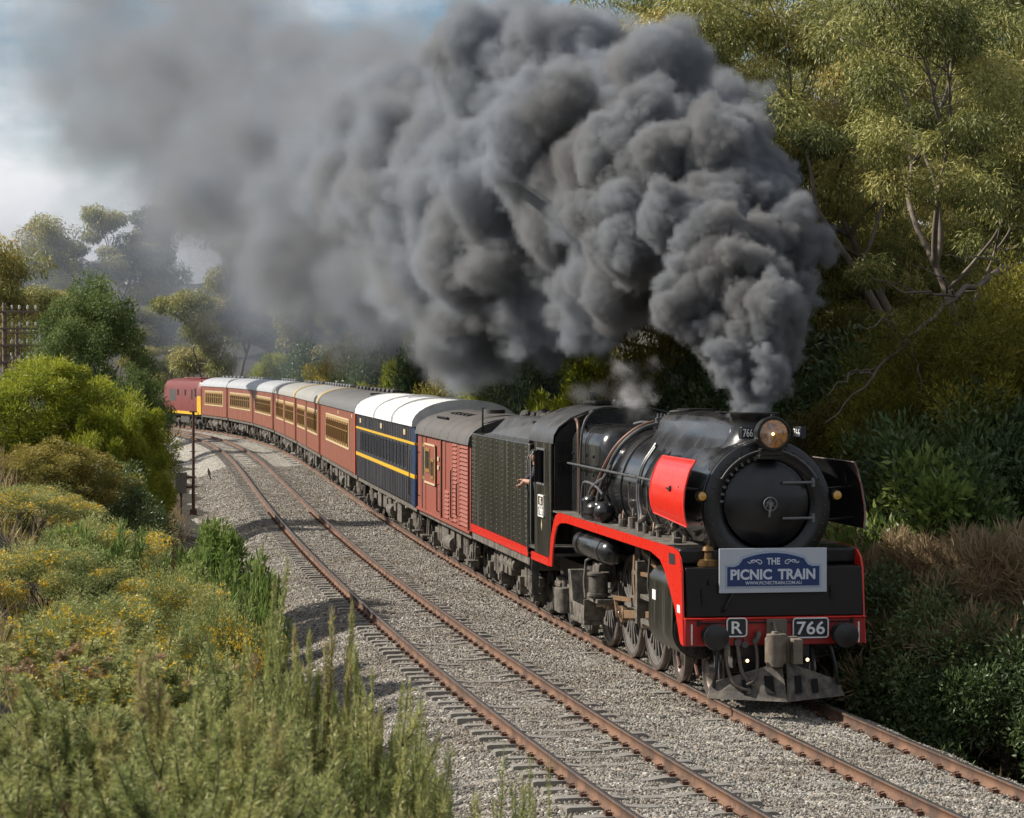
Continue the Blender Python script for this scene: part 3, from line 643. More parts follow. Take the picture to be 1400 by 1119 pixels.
# leading bogie, trailing truck
wheelsets(loco, .46, (.86, 2.92), 'tyre'); wheelsets(loco, .48, (10.7, 12.45), 'sooty')
tk = MB().box(.5, 3.3, -.62, -.55, .45, .75).box(.5, 3.3, .55, .62, .45, .75).box(1.6, 2.2, -.5, .5, .5, .85)
for sg in (1, -1): tk.tube([(.45, .74 * sg, .8), (.38, .76 * sg, .5), (.3, .76 * sg, .14)], .025)
Lp('leading_bogie', tk, 'sooty', bevel=.015)
tk = MB()
for sg in (1, -1):
    a, b = min(.86 * sg, .98 * sg), max(.86 * sg, .98 * sg)
    tk.box(9.9, 13.0, a, b, .62, .98)
    for x in (10.7, 12.45):
        a, b = min(.9 * sg, 1.14 * sg), max(.9 * sg, 1.14 * sg); tk.box(x - .17, x + .17, a, b, .30, .78); tk.box(x - .28, x + .28, a, b - .03, .8, .9)
        for k in (-.32, .32): tk.cyl((x + k, .98 * sg, .55), (x + k, .98 * sg, .98), .085, n=10)
    tk.cyl((11.6, 1.1 * sg, .35), (11.6, 1.1 * sg, .85), .16, n=14)
Lp('trailing_truck', tk, 'dusty', bevel=.015)
ash = MB()
for sg in (1, -1):
    a, b = min(.98 * sg, 1.36 * sg), max(.98 * sg, 1.36 * sg)
    ash.hexa([(9.7, a, .42), (8.35, a, .42), (8.35, b, .42), (9.7, b, .42), (9.7, a, .5), (8.35, a, .5), (8.35, b, .5), (9.7, b, .5)]).box(8.36, 9.7, b - .03 if sg > 0 else a, b if sg > 0 else a + .03, .5, .78).box(8.36, 8.4, a, b, .5, .9)
    ash.hexa([(9.75, a, .5), (9.3, a, .5), (9.3, b, .5), (9.75, b, .5), (9.95, a, 1.35), (9.75, a, 1.35), (9.75, b, 1.35), (9.95, b, 1.35)])
Lp('ashpan_side', ash, 'dusty', bevel=.01)
for sg in (1, -1):
    r_ = Lp('air_reservoir', MB().lathe((6.45, 1.17 * sg, 1.90), (1, 0, 0), [(0, .0), (.01, .08), (.06, .17), (.16, .225), (.2, .235), (2.85, .235), (2.9, .225), (3.0, .17), (3.06, .05), (3.07, 0)], 28, False, False), 'boiler')
    mb = MB()
    for x in (6.9, 8.9): mb.lathe((x, 1.17 * sg, 1.90), (1, 0, 0), [(0, .23), (0, .245), (.08, .245), (.08, .23)], 28, False, False)
    mb.build('reservoir_strap', M['black'], r_)
    pm = MB().cyl((7.7, 1.22 * sg, .98), (7.7, 1.22 * sg, 1.4), .18).cyl((7.7, 1.22 * sg, 1.4), (7.7, 1.22 * sg, 1.46), .21).cyl((7.7, 1.22 * sg, 1.02), (7.7, 1.22 * sg, 1.08), .21).box(7.4, 8.4, min(.9 * sg, 1.3 * sg), max(.9 * sg, 1.3 * sg), .9, .98)
    pm.tube([(8.3, 1.2 * sg, 1.7), (8.7, 1.25 * sg, 1.6), (8.75, 1.28 * sg, 1.2), (8.6, 1.28 * sg, .9)], .03); pm.tube([(7.7, 1.2 * sg, 1.45), (7.6, 1.2 * sg, 1.62), (7.2, 1.2 * sg, 1.66)], .025)
    pm.box(7.9, 8.6, min(.85 * sg, 1.15 * sg), max(.85 * sg, 1.15 * sg), 1.25, 1.6)
    Lp('brake_cylinder', pm, 'dusty', bevel=.01)
# sand pipes, injectors and small pipework under the running board and along the boiler
rnd = random.Random(8); jb = MB(); jc = MB()
for sg in (1, -1):
    for i in range(16):
        x = 1.7 + i * .33 + rnd.uniform(-.1, .1); y = (.95 + rnd.uniform(-.1, .22)) * sg; h = rnd.uniform(.06, .2)
        jb.cyl((x, y, 2.405), (x, y, 2.41 + h), rnd.uniform(.04, .09), n=9)
        if i % 3 == 0: jb.box(x - .12, x + .12, y - .07, y + .07, 2.405, 2.43 + h * .7)
        if i % 2: (jc if i % 4 == 1 else jb).tube([(x, y, 2.42 + h), (x + .1, y * .97, 2.55 + h), (x + .5, y * .93, 2.5 + h * .5), (x + .8, y * .9, 2.43)], rnd.uniform(.012, .022), 6)
        if i % 5 == 2: jb.ball((x + .1, y, 2.5 + h), .07, 8, 6)
    for x in (2.9, 4.3, 5.8): jb.tube([(x, .93 * sg, 2.55), (x + .1, 1.02 * sg, 2.8), (x + .05, 1.05 * sg, 3.2)], .02, 6)
Lp('boiler_fitting', jb, 'dusty', kind='stuff'); Lp('small_pipework', jc, 'copper', kind='stuff')
pc = MB()
for sg in (1, -1):
    for i, (x, r, z0, z1) in enumerate(((8.15, .15, 2.42, 2.78), (8.5, .12, 2.42, 2.74), (7.75, .17, 2.44, 2.66), (7.4, .10, 2.42, 2.72))):
        pc.cyl((x, 1.26 * sg, z0), (x, 1.26 * sg, z1), r, n=14); pc.ball((x, 1.26 * sg, z1), (r, r, r * .6), 12, 6); pc.lathe((x, 1.26 * sg, z0 + .1), (0, 0, 1), [(0, r), (0, r * 1.15), (.03, r * 1.15), (.03, r)], 14, False, False)
    pc.cyl((7.2, 1.2 * sg, 2.58), (8.9, 1.2 * sg, 2.58), .06, n=10); pc.ball((7.0, 1.24 * sg, 2.6), .2, 14, 10)
Lp('feed_pump', pc, 'boiler')
def pipe(name, pts, r, m):
    # smooth the corners with a few chaikin passes
    p = [Vector(q) for q in pts]
    for _ in range(2): p = [p[0]] + [q for a, b in zip(p, p[1:]) for q in (a * .75 + b * .25, a * .25 + b * .75)] + [p[-1]]
    Lp(name, MB().tube(p, r, 8), m)
for sg in (1, -1):
    pipe('steam_pipe', [(7.2, .28 * sg, 4.22), (7.2, .6 * sg, 4.12), (7.35, .95 * sg, 3.8), (7.5, 1.14 * sg, 3.4), (8.0, 1.2 * sg, 3.0), (8.3, 1.25 * sg, 2.75)], .05, 'copper')
    pipe('steam_pipe', [(7.0, .28 * sg, 4.2), (7.0, .62 * sg, 4.10), (7.15, .98 * sg, 3.75), (7.3, 1.15 * sg, 3.3), (7.7, 1.2 * sg, 3.0), (7.75, 1.25 * sg, 2.6)], .036, 'pipe')
    pipe('steam_pipe', [(10.9, .9 * sg, 4.16), (10.6, 1.1 * sg, 4.22), (9.9, 1.18 * sg, 4.2), (9.75, 1.19 * sg, 3.9), (9.75, 1.19 * sg, 2.45)], .032, 'copper')
    pipe('steam_pipe', [(10.6, .8 * sg, 4.35), (9.7, .9 * sg, 4.4), (9.5, 1.15 * sg, 4.2), (9.55, 1.2 * sg, 3.6), (9.6, 1.2 * sg, 2.42)], .024, 'pipe')
    pipe('steam_pipe', [(8.9, 1.3 * sg, 2.45), (8.85, 1.3 * sg, 3.02), (8.6, 1.28 * sg, 3.1), (7.75, 1.24 * sg, 3.04), (7.4, 1.2 * sg, 2.9)], .025, 'pipe')
    pipe('steam_pipe', [(8.2, 1.3 * sg, 2.7), (8.25, 1.28 * sg, 2.95), (7.6, 1.22 * sg, 3.15), (7.35, 1.18 * sg, 3.2), (7.1, 1.1 * sg, 3.45)], .03, 'pipe')
    pipe('steam_pipe', [(4.9, .75 * sg, 3.9), (4.95, 1.02 * sg, 3.5), (4.98, 1.08 * sg, 3.05), (4.9, 1.05 * sg, 2.7), (4.6, 1.1 * sg, 2.42)], .035, 'pipe')
    pipe('steam_pipe', [(4.75, .8 * sg, 3.85), (4.8, 1.03 * sg, 3.5), (4.83, 1.09 * sg, 3.05), (4.75, 1.06 * sg, 2.75), (4.2, 1.1 * sg, 2.42)], .022, 'pipe')
    mb = MB().tube([(10.6, 1.24 * sg, 3.36), (2.8, 1.20 * sg, 3.34)], .022, 7)
    for x in (10.4, 9.0, 7.4, 5.9, 4.4, 3.2): mb.tube([(x, 1.24 * sg, 3.36), (x, 1.03 * sg, 3.33)], .016, 6)
    Lp('boiler_handrail', mb, 'pipe')
sv = MB()
for x, y in ((7.0, .12), (7.0, -.12), (7.4, .16), (7.4, -.16), (7.8, 0)): sv.lathe((x, y, 4.08), (0, 0, 1), [(0, .09), (.1, .08), (.12, .06), (.22, .06), (.23, .03), (.3, .02), (.3, 0)], 12)
sv.tube([(7.2, .2, 4.2), (7.5, .45, 4.22), (7.9, .5, 4.18)], .03); sv.tube([(7.3, -.05, 4.3), (7.7, -.1, 4.38)], .03)
Lp('safety_valve', sv, 'pipe')
# cab
def cabroof(x, e=0): return [(x, y, z + e) for y, z in ((-1.47, 3.72), (-1.455, 3.86), (-1.36, 4.02), (-1.12, 4.2), (-.8, 4.33), (-.45, 4.41), (0, 4.44), (.45, 4.41), (.8, 4.33), (1.12, 4.2), (1.36, 4.02), (1.455, 3.86), (1.47, 3.72))]
rf = MB(); n0 = cabroof(10.95); rf.rings([n0, cabroof(13.75)], False, False, closed=False); rf.rings([cabroof(10.95, .035), cabroof(13.75, .035)], False, False, closed=False)
for x in (10.95, 13.75):
    a = cabroof(x); b = cabroof(x, .035); rf.rings([a, b], False, False, closed=False)
rfo = Lp('cab_roof', rf, 'roof_grey', smooth=50)
MB().box(11.6, 12.8, -.5, .5, 4.50, 4.55).cyl((12.6, .35, 4.5), (12.6, .35, 4.72), .07, n=10).cyl((11.3, .1, 4.47), (11.3, .1, 4.58), .12, n=12).build('roof_ventilator', M['black'], rfo, bevel=.01)
for sg in (1, -1):
    a, b = min(1.43 * sg, 1.46 * sg), max(1.43 * sg, 1.46 * sg)
    cs = MB().box(11.2, 13.1, a, b, 1.46, 2.9).box(11.2, 11.9, a, b, 2.9, 3.74).box(12.75, 13.1, a, b, 2.9, 3.74).box(11.9, 12.75, a, b, 3.56, 3.74)
    cs.prism([(11.2, 1.46), (11.2, 2.3), (10.98, 2.16), (11.24, 1.86), (11.43, 1.46)], a, b, 'xz')
    s_ = Lp('cab_side', cs, 'tank')
    a2, b2 = min(1.435 * sg, 1.467 * sg), max(1.435 * sg, 1.467 * sg)
    MB().box(11.44, 13.45, a2, b2, 1.29, 1.45).build('cab_skirt', M['red'], s_)
    pf = MB(); 
    for q in ((11.86, 11.9, 2.86, 3.6), (12.75, 12.79, 2.86, 3.6), (11.9, 12.75, 3.56, 3.6), (11.9, 12.75, 2.86, 2.9)): pf.box(q[0], q[1], min(1.455 * sg, 1.48 * sg), max(1.455 * sg, 1.48 * sg), q[2], q[3])
    pf.build('window_frame', M['ladder'], s_)
    MB().box(12.2, 12.23, min(1.46 * sg, 1.62 * sg), max(1.46 * sg, 1.62 * sg), 2.92, 3.55).build('wind_deflector', M['glassdark'], s_)
    np_ = MB().box(11.95, 12.55, min(1.462 * sg, 1.48 * sg), max(1.462 * sg, 1.48 * sg), 2.24, 2.64).build('number_plate', M['brass'], s_, bevel=.008)
    ex = (-1, 0, 0) if sg > 0 else (1, 0, 0)
    text_mb('R', .16, .12, .012, (12.25, 1.48 * sg, 2.54), ex, (0, 0, 1), .02).build('lettering', M['white'], np_, smooth=0)
    text_mb('766', .50, .2, .012, (12.25, 1.48 * sg, 2.36), ex, (0, 0, 1), .03).build('lettering', M['white'], np_, smooth=0)
    pb = MB()
    for q in ((11.93, 12.57, 2.63, 2.66), (11.93, 12.57, 2.22, 2.25), (11.93, 11.96, 2.22, 2.66), (12.54, 12.57, 2.22, 2.66)): pb.box(q[0], q[1], min(1.462 * sg, 1.49 * sg), max(1.462 * sg, 1.49 * sg), q[2], q[3])
    pb.build('plate_border', M['white'], np_)
    MB().prism([(12.2, 2.06), (12.25, 1.94), (12.3, 2.06), (12.25, 2.18)], 1.462 * sg, 1.468 * sg, 'xz').build('axle_load_diamond', M['cream'], s_)
    hr_ = MB().tube([(13.2, 1.5 * sg, 1.6), (13.2, 1.52 * sg, 1.7), (13.2, 1.52 * sg, 3.4), (13.2, 1.46 * sg, 3.5)], .018, 6); hr_.build('cab_handrail', M['ladder'], s_)
    rvt = MB()
    for i in range(22): rvt.lathe((11.3, 1.46 * sg, 1.55 + i * .1), (0, sg, 0), [(0, .014), (.01, .01), (.012, 0)], 5)
    rvt.build('rivets', M['dusty'], s_, kind='stuff')
fw = MB()
poly = [(-1.43, 2.42)] + [(y * .97, z - .02) for _, y, z in cabroof(0)] + [(1.43, 2.42)]
fw.prism(poly, 11.02, 11.06, 'yz'); fwo = Lp('cab_front', fw, 'black')
for sg in (1, -1):
    MB().box(11.0, 11.018, min(1.16 * sg, 1.36 * sg), max(1.16 * sg, 1.36 * sg), 3.1, 3.75).build('front_window', M['glassdark'], fwo)
Lp('cab_floor', MB().box(11.1, 13.9, -1.42, 1.42, 1.5, 1.56).box(11.06, 11.3, -1.0, 1.0, 1.56, 3.9), 'sooty')
# pilot plough, coupler, hoses
pl = MB()
for sg in (1, -1):
    T = [(-.14, 1.02 * sg, .36), (-.66, .04 * sg, .72)]; B_ = [(-.22, 1.10 * sg, .13), (-.86, .0 * sg, .13)]
    pl.add([T[0], T[1], B_[1], B_[0], (T[0][0] + .03, T[0][1], T[0][2]), (T[1][0] + .03, T[1][1], T[1][2]), (B_[1][0] + .03, B_[1][1], B_[1][2]), (B_[0][0] + .03, B_[0][1], B_[0][2])], [(0, 1, 2, 3), (7, 6, 5, 4), (0, 4, 5, 1), (1, 5, 6, 2), (2, 6, 7, 3), (3, 7, 4, 0)])
pt = Lp('pilot_plough', pl, 'dusty', smooth=0)
for sg in (1, -1):
    for q in (.2, .5):
        t0 = Vector((-.66, .04 * sg, .72)).lerp(Vector((-.14, 1.02 * sg, .36)), q); b0 = Vector((-.86, 0, .13)).lerp(Vector((-.22, 1.10 * sg, .13)), q)
        n_ = Vector((-.88, .45 * sg, .1)).normalized() * .008; w = Vector((.05, .06 * sg, .0))
        a = b0.lerp(t0, .22) + n_; b = b0.lerp(t0, .72) + n_; sl_ = MB()
        sl_.add([a - w, a + w, b + w, b - w, a + n_ - w, a + n_ + w, b + n_ + w, b + n_ - w], [(0, 1, 2, 3), (7, 6, 5, 4), (0, 4, 5, 1), (1, 5, 6, 2), (2, 6, 7, 3), (3, 7, 4, 0)])
        sl_.build('plough_slot', M['hole'], pt)
for y in (.47, -.49):
    k = MB().lathe((-.1, y, .70), (-1, 0, 0), [(0, .05), (.12, .055), (.14, .045)], 14).build('ditch_light', M['black'], loco)
    MB().lathe((-.245, y, .70), (-1, 0, 0), [(0, .026), (.012, .02), (.016, 0)], 14, False, True).build('lens', M['bulb'], k)
Lp('pilot_beam', MB().box(-.12, -.05, -.55, .55, .5, .93).tube([(-.1, .9, .9), (-.2, .95, .6), (-.2, 1.0, .3)], .03).tube([(-.1, -.9, .9), (-.2, -.95, .6), (-.2, -1.0, .3)], .03), 'door')
cp = MB().box(-.55, -.17, -.13, .17, .74, 1.06).lathe((-.62, .12, .68), (0, 0, 1), [(0, .12), (.03, .17), (.40, .17), (.44, .12)], 18).box(-.84, -.5, -.25, -.10, .70, 1.08).box(-.62, -.46, -.24, .2, .70, 1.10).lathe((-.72, .16, .66), (0, 0, 1), [(0, .08), (0, .13), (.5, .13), (.5, .06), (.54, .05)], 16).box(-.62, -.2, -.06, .1, 1.06, 1.14)
cp.tube([(-.18, .1, 1.3), (-.3, .06, 1.28), (-.4, .06, 1.16)], .03); cp.box(-.26, -.17, -.16, .16, 1.10, 1.34)
Lp('coupler', cp, 'coupler', bevel=.03, seg=3)
lv = MB().tube([(-.19, 1.25, 1.285), (-.19, -1.25, 1.285)], .012, 6)
for y in (1.22, .6, -.1, -.5, -1.22): lv.box(-.21, -.17, y - .025, y + .025, 1.25, 1.32)
Lp('uncoupling_lever', lv, 'black')
hz = MB()
def hose(pts, r):
    p = [Vector(q) for q in pts]
    for _ in range(3): p = [p[0]] + [q for a, b in zip(p, p[1:]) for q in (a * .75 + b * .25, a * .25 + b * .75)] + [p[-1]]
    hz.tube(p, r, 9)
hose([(-.18, .62, .98), (-.28, .62, .85), (-.42, .62, .55), (-.5, .45, .32), (-.55, .25, .34), (-.5, .05, .6), (-.45, .1, .8)], .03)
hose([(-.18, .8, .95), (-.26, .82, .75), (-.4, .78, .42), (-.48, .6, .27), (-.52, .35, .28), (-.52, .1, .42)], .028)
hose([(-.18, .34, 1.0), (-.32, .34, .9), (-.46, .36, .62), (-.52, .42, .42), (-.5, .55, .36)], .024)
hose([(-.18, .3, 1.12), (-.34, .3, 1.14), (-.4, .34, 1.06), (-.36, .38, .98)], .035)
Lp('air_hose', hz, 'rubber')
fx = MB()
for y, z in ((.62, .98), (.8, .95), (.34, 1.0), (.5, .95), (-.35, .95)): fx.cyl((-.12, y, z), (-.24, y, z), .05, n=10).cyl((-.2, y, z), (-.2, y, z + .1), .02, n=6)
Lp('hose_valve', fx, 'pipe')
for y in (1.03, -1.03):
    st = MB().lathe((-.17, y, 1.10), (-1, 0, 0), [(0, .16), (.04, .16), (.05, .105), (.24, .10), (.24, .07), (.34, .07)], 24, False, False)
    b_ = st.build('buffer', M['black'], loco)
    MB().lathe((-.5, y, 1.10), (-1, 0, 0), [(0, .08), (.0, .19), (.02, .2), (.045, .195), (.06, .12), (.065, 0)], 32, True, True).build('buffer_head', M['door'], b_)
def plate(c, w, h, txt, tw, th):
    mb = MB().box(-.215, -.172, c[0] - w / 2, c[0] + w / 2, c[1] - h / 2, c[1] + h / 2); p = mb.build('number_plate', M['platebg'], loco, bevel=.01)
    bd = MB(); r = .045; pts = []
    for cx, cy, a0 in ((w / 2 - r, h / 2 - r, 0), (-w / 2 + r, h / 2 - r, PI / 2), (-w / 2 + r, -h / 2 + r, PI), (w / 2 - r, -h / 2 + r, 1.5 * PI)):
        for a in np.linspace(a0, a0 + PI / 2, 5): pts.append((-.217, c[0] + cx + r * math.cos(a), c[1] + cy + r * math.sin(a)))
    bd.tube(pts + [pts[0]], .011, 6); bd.build('plate_border', M['lettering'], p)
    text_mb(txt, tw, th, .012, (-.2155, c[0], c[1]), (0, -1, 0), (0, 0, 1), .012).build('lettering', M['lettering'], p, smooth=0)
plate((.63, 1.215), .31, .28, 'R', .17, .19); plate((-.55, 1.19), .56, .30, '766', .45, .205)
# brass valve on the front step, footsteps
Lp('lubricator', MB().cyl((.2, .98, 2.14), (.2, .98, 2.2), .17).lathe((.2, .98, 2.2), (0, 0, 1), [(0, .15), (.03, .15), (.05, .07), (.15, .06), (.18, .1), (.24, .08), (.26, .03), (.34, .025)], 16), 'brass')
# ------------------------------------------------------------------ headboard: hung on the apron
M['signgrey'] = mat('sign_pale_grey', (.46, .49, .54), .5, col2=(.40, .43, .48), scale=3, amt=.4)
M['signblue'] = mat('sign_navy', (.010, .032, .13), .45)
M['signline'] = mat('sign_line_blue_grey', (.24, .31, .44), .5)
sign = empty('headboard_sign', 'pale grey headboard with navy panel reading THE PICNIC TRAIN on the locomotive front', 'sign', loco.location[:], loco.rotation_euler.z)
XS = -.14
MB().box(XS, XS + .03, -.83, .89, 1.74, 2.43).build('board', M['signgrey'], sign, bevel=.004)
def sign_shape(gr):
    w, h0, h1 = .745 - gr, 1.835 + gr, 2.155 - gr; pts = [(w, h0), (w, h1)]
    cxs, cz = .745 - .03, 2.155 + .10
    s_ = .50 - gr * .6
    pts += [(s_ + .13, h1), (s_ + .06, h1 + .025), (s_ + .02, h1 + .075), (s_, h1 + .11)]
    for q in np.linspace(1, 0, 8): pts.append((s_ * q * .98, 2.275 - gr + .09 * (1 - q * q)))
    full = pts + [(-a, b) for a, b in pts[::-1] if a > 1e-6]
    return [(a + .03, b) for a, b in full]
for gr, m, d in ((-.022, 'signline', .004), (-.012, 'signgrey', .007), (.0, 'signline', .010), (.010, 'signblue', .013)):
    MB().prism(sign_shape(gr), XS - d, XS - d + .004, 'yz').build('sign_panel', M[m], sign, smooth=0)
def st(txt, w, h, y, z, b, m='lettering'): text_mb(txt, w, h, .004, (XS - .0135, y, z), (0, -1, 0), (0, 0, 1), b).build('lettering', M[m], sign, smooth=0)
M['signtext'] = mat('sign_lettering', (.56, .61, .68), .5)
st('THE', .215, .105, .03, 2.228, .03, 'signtext'); st('PICNIC', .66, .165, .385, 2.025, .035, 'signtext'); st('TRAIN', .60, .165, -.34, 2.025, .035, 'signtext'); st('WWW.PICNICTRAIN.COM.AU', .90, .052, .03, 1.893, .012, 'signtext')
for sg in (1, -1):
    sw = MB(); c = .03 + sg * .19
    p1 = [(XS - .016, c + sg * (.0 + .045 * (1 - math.cos(a)) * .9 + .02 * math.sin(a)), 2.225 + .032 * math.sin(a) * (1 - a / 9)) for a in np.linspace(-2.2, 4.2, 20)]
    sw.tube(p1, .008, 5)
    sw.tube([(XS - .016, c + sg * (.09 + .13 * q), 2.225 + .025 * math.sin(q * 6.2)) for q in np.linspace(0, 1, 12)], .008, 5)
    sw.tube([(XS - .016, c + sg * (.14 + .035 * math.cos(a)), 2.228 + .02 * math.sin(a)) for a in np.linspace(0, 5, 12)], .006, 5)
    sw.build('scroll_ornament', M['signtext'], sign)

# ------------------------------------------------------------------ tender
tender = vehicle('coal_tender', 'black riveted coal tender with red base stripe behind the locomotive', 'tender', 32.9, 8.25, 1.6, 1.6)
def Tp(name, mb, m, **k): return mb.build(name, M[m] if isinstance(m, str) else m, tender, **k)
Tp('tank_body', MB().box(-.25, 8.15, -1.455, 1.455, 1.47, 3.64), 'tank', bevel=.03)
for sg in (1, -1): Tp('tank_stripe', MB().box(-.25, 8.15, min(1.458 * sg, 1.475 * sg), max(1.458 * sg, 1.475 * sg), 1.30, 1.485), 'red')
def bunker(x, w, zt): return [(x, 1.44, 3.6), (x, 1.43, 3.72), (x, w + .12, zt - .05), (x, w, zt), (x, -w, zt), (x, -w - .12, zt - .05), (x, -1.43, 3.72), (x, -1.44, 3.6)]
Tp('coal_bunker', MB().rings([bunker(-.1, .95, 4.16), bunker(5.2, .95, 4.12), [(6.3, y, min(z, 3.66)) for _, y, z in bunker(6.3, .95, 3.68)]]), 'roof_grey', smooth=30, bevel=.02)
Tp('bunker_front', MB().box(-.25, -.12, -1.35, 1.35, 3.64, 4.1), 'black')
coal = MB(); rr = random.Random(3)
for i in range(120):
    c = (rr.uniform(.2, 5.0), rr.uniform(-.8, .8), 4.12 + rr.uniform(-.03, .05)); coal.ball(c, (rr.uniform(.06, .13),) * 3, 6, 4)
Tp('coal', coal, 'sooty', kind='stuff', smooth=0)
Tp('water_filler', MB().box(6.5, 7.6, -.4, .4, 3.645, 3.78).tube([(8.1, 1.2, 3.6), (8.1, 1.2, 4.25)], .025, 6), 'black', bevel=.02)
rv = MB()
for sg in (1, -1):
    xs = [0.0, .12] + [.9 + i * .82 for i in range(9)] + [7.9, 8.02]
    for x in xs:
        for i in range(20):
            z = 1.6 + i * .103
            rv.lathe((x, 1.455 * sg, z), (0, sg, 0), [(0, .024), (.013, .018), (.018, .001)], 5)
Tp('rivets', rv, 'rivet', kind='stuff')
Tp('underframe', MB().box(-.2, 8.2, -1.2, 1.2, 1.0, 1.3).box(-.25, 8.15, -1.44, -1.36, 1.13, 1.3).box(-.25, 8.15, 1.36, 1.44, 1.13, 1.3), 'dusty')
def bogie(parent, xc, wb, r, mname='dusty', yo=1.1, three=False):
    xs = (xc - wb / 2, xc, xc + wb / 2) if three else (xc - wb / 2, xc + wb / 2)
    wheelsets(parent, r, xs, 'sooty')
    mb = MB()
    for sg in (1, -1):
        a, b = min((yo - .12) * sg, yo * sg), max((yo - .12) * sg, yo * sg)
        mb.prism([(xs[0] - .35, .62), (xs[0] - .3, .78), (xs[0] + .35, .82), (xc, .70), (xs[-1] - .35, .82), (xs[-1] + .3, .78), (xs[-1] + .35, .62), (xs[-1] - .3, .52), (xc + .35, .42), (xc - .35, .42), (xs[0] + .3, .52)], a, b, 'xz')
        for x in xs:
            mb.box(x - .15, x + .15, min((yo - .1) * sg, (yo + .10) * sg), max((yo - .1) * sg, (yo + .10) * sg), .28, .66); mb.cyl((x, (yo + .1) * sg, .47), (x, (yo + .14) * sg, .47), .1, n=10)
        for x in (xc - .22, xc + .22): mb.cyl((x, yo * .97 * sg, .5), (x, yo * .97 * sg, .95), .11, n=10)
        mb.box(xc - .42, xc + .42, min((yo - .14) * sg, (yo + .04) * sg), max((yo - .14) * sg, (yo + .04) * sg), .92, 1.0)
    o = mb.build('bogie_frame', M[mname], parent); return o
bogie(tender, 1.75, 1.75, .48); bogie(tender, 6.2, 1.75, .48)
eq = MB()
for sg in (1, -1):
    for x in (3.4, 4.0, 4.6): eq.box(x - .18, x + .18, min(.9 * sg, 1.28 * sg), max(.9 * sg, 1.28 * sg), .62, 1.1)
    eq.cyl((3.0, 1.15 * sg, .85), (5.0, 1.15 * sg, .85), .14, n=12)
Tp('brake_rigging', eq, 'dusty', bevel=.015)
for sg in (1, -1):
    fr = MB()
    fr.tube([(-.35, 1.48 * sg, 1.4), (-.35, 1.5 * sg, 1.5), (-.35, 1.5 * sg, 3.3), (-.3, 1.46 * sg, 3.4)], .018, 6)
    for z in (.5, .9): fr.box(-.3, .1, min(1.2 * sg, 1.42 * sg), max(1.2 * sg, 1.42 * sg), z, z + .03)
    fr.box(-.32, -.28, min(1.25 * sg, 1.4 * sg), max(1.25 * sg, 1.4 * sg), .5, 1.3)
    Tp('footstep', fr, 'sooty')
# ------------------------------------------------------------------ crew member leaning from the cab
def skin_body(name, verts, edges, radii, m, parent=None, sub=2, root=0):
    me = bpy.data.meshes.new(name); me.from_pydata(verts, edges, []); o = link(name, me, parent)
    bm = bmesh.new(); bm.from_mesh(me); ly = bm.verts.layers.skin.verify(); bm.verts.ensure_lookup_table()
    for i, v in enumerate(bm.verts): r = radii[i]; v[ly].radius = (r, r) if not isinstance(r, tuple) else r; v[ly].use_root = (i == root)
    bm.to_mesh(me); bm.free()
    sk = o.modifiers.new('skin', 'SKIN'); sk.use_smooth_shade = True
    sb = o.modifiers.new('subdivision', 'SUBSURF'); sb.levels = sub; sb.render_levels = sub
    me.materials.append(m); return o
def crew():
    b = empty('person', 'crew member in dark overalls leaning out behind the cab with bare forearm', 'person', loco.location[:], loco.rotation_euler.z)
    x, y = 13.46, 1.24
    V = [(x, y, 2.35), (x, y, 2.62), (x + .0, y + .04, 2.9), (x, y + .08, 3.12), (x - .01, y + .12, 3.24), (x, y - .03, 2.33), (x, y - .1, 1.95), (x, y - .1, 1.6), (x, y + .08, 1.95), (x, y + .08, 1.6),
         (x - .18, y + .16, 3.08), (x - .22, y + .28, 2.86), (x + .2, y + .1, 3.06), (x + .24, y + .3, 2.88),
         (x - .06, y + .36, 2.86), (x + .34, y + .42, 2.80)]
    E = [(0, 1), (1, 2), (2, 3), (3, 4), (0, 6), (6, 7), (0, 8), (8, 9), (3, 10), (10, 11), (3, 12), (12, 13)]
    V2 = V[:14]; R = [.15, .15, .17, .14, .065, .1, .085, .06, .085, .06, .075, .055, .075, .055]
    V2.pop(5); R.pop(5); E = [(a - (a > 5), c - (c > 5)) for a, c in E]
    skin_body('body', V2, E, R, M['overall'], b)
    hd = MB().ball((x - .02, y + .16, 3.40), (.105, .085, .125), 14, 10).ball((x - .125, y + .17, 3.385), (.022, .016, .022), 8, 6)
    for sg in (1, -1): hd.ball((x - .01, y + .16 + sg * .088, 3.39), (.025, .012, .035), 8, 6)
    hd.cyl((x, y + .14, 3.22), (x - .01, y + .15, 3.34), .05); hd.build('head', M['skin'], b)
    MB().ball((x - .01, y + .16, 3.44), (.115, .095, .105), 14, 8, half=True).box(x - .19, x - .09, y + .10, y + .22, 3.435, 3.45).build('cap', M['hair'], b, bevel=.004)
    ar = MB()
    for a, c in (((x - .22, y + .28, 2.87), (x - .02, y + .40, 2.90)), ((x + .24, y + .30, 2.89), (x + .44, y + .36, 2.80))):
        a = Vector(a); c = Vector(c); d = (c - a).normalized(); ar.tube([a, a.lerp(c, .3), a.lerp(c, .7), c], [.046, .05, .04, .03], 9)
        s_ = d.cross(Vector((0, 0, 1))).normalized(); pm = c + d * .05
        ar.ball(pm, (.045, .045, .025), 10, 6)
        for k, ln in enumerate((.065, .08, .075, .06)):
            f0 = pm + s_ * (k - 1.5) * .02 + d * .03; ar.tube([f0, f0 + d * ln * .55 - Vector((0, 0, .012)), f0 + d * ln * .8 - Vector((0, 0, .045))], [.011, .010, .008], 6)
        ar.tube([pm - s_ * .035, pm - s_ * .065 + d * .03, pm - s_ * .06 + d * .06 - Vector((0, 0, .02))], [.012, .011, .009], 6)
    ar.build('forearms', M['skin'], b)
crew()
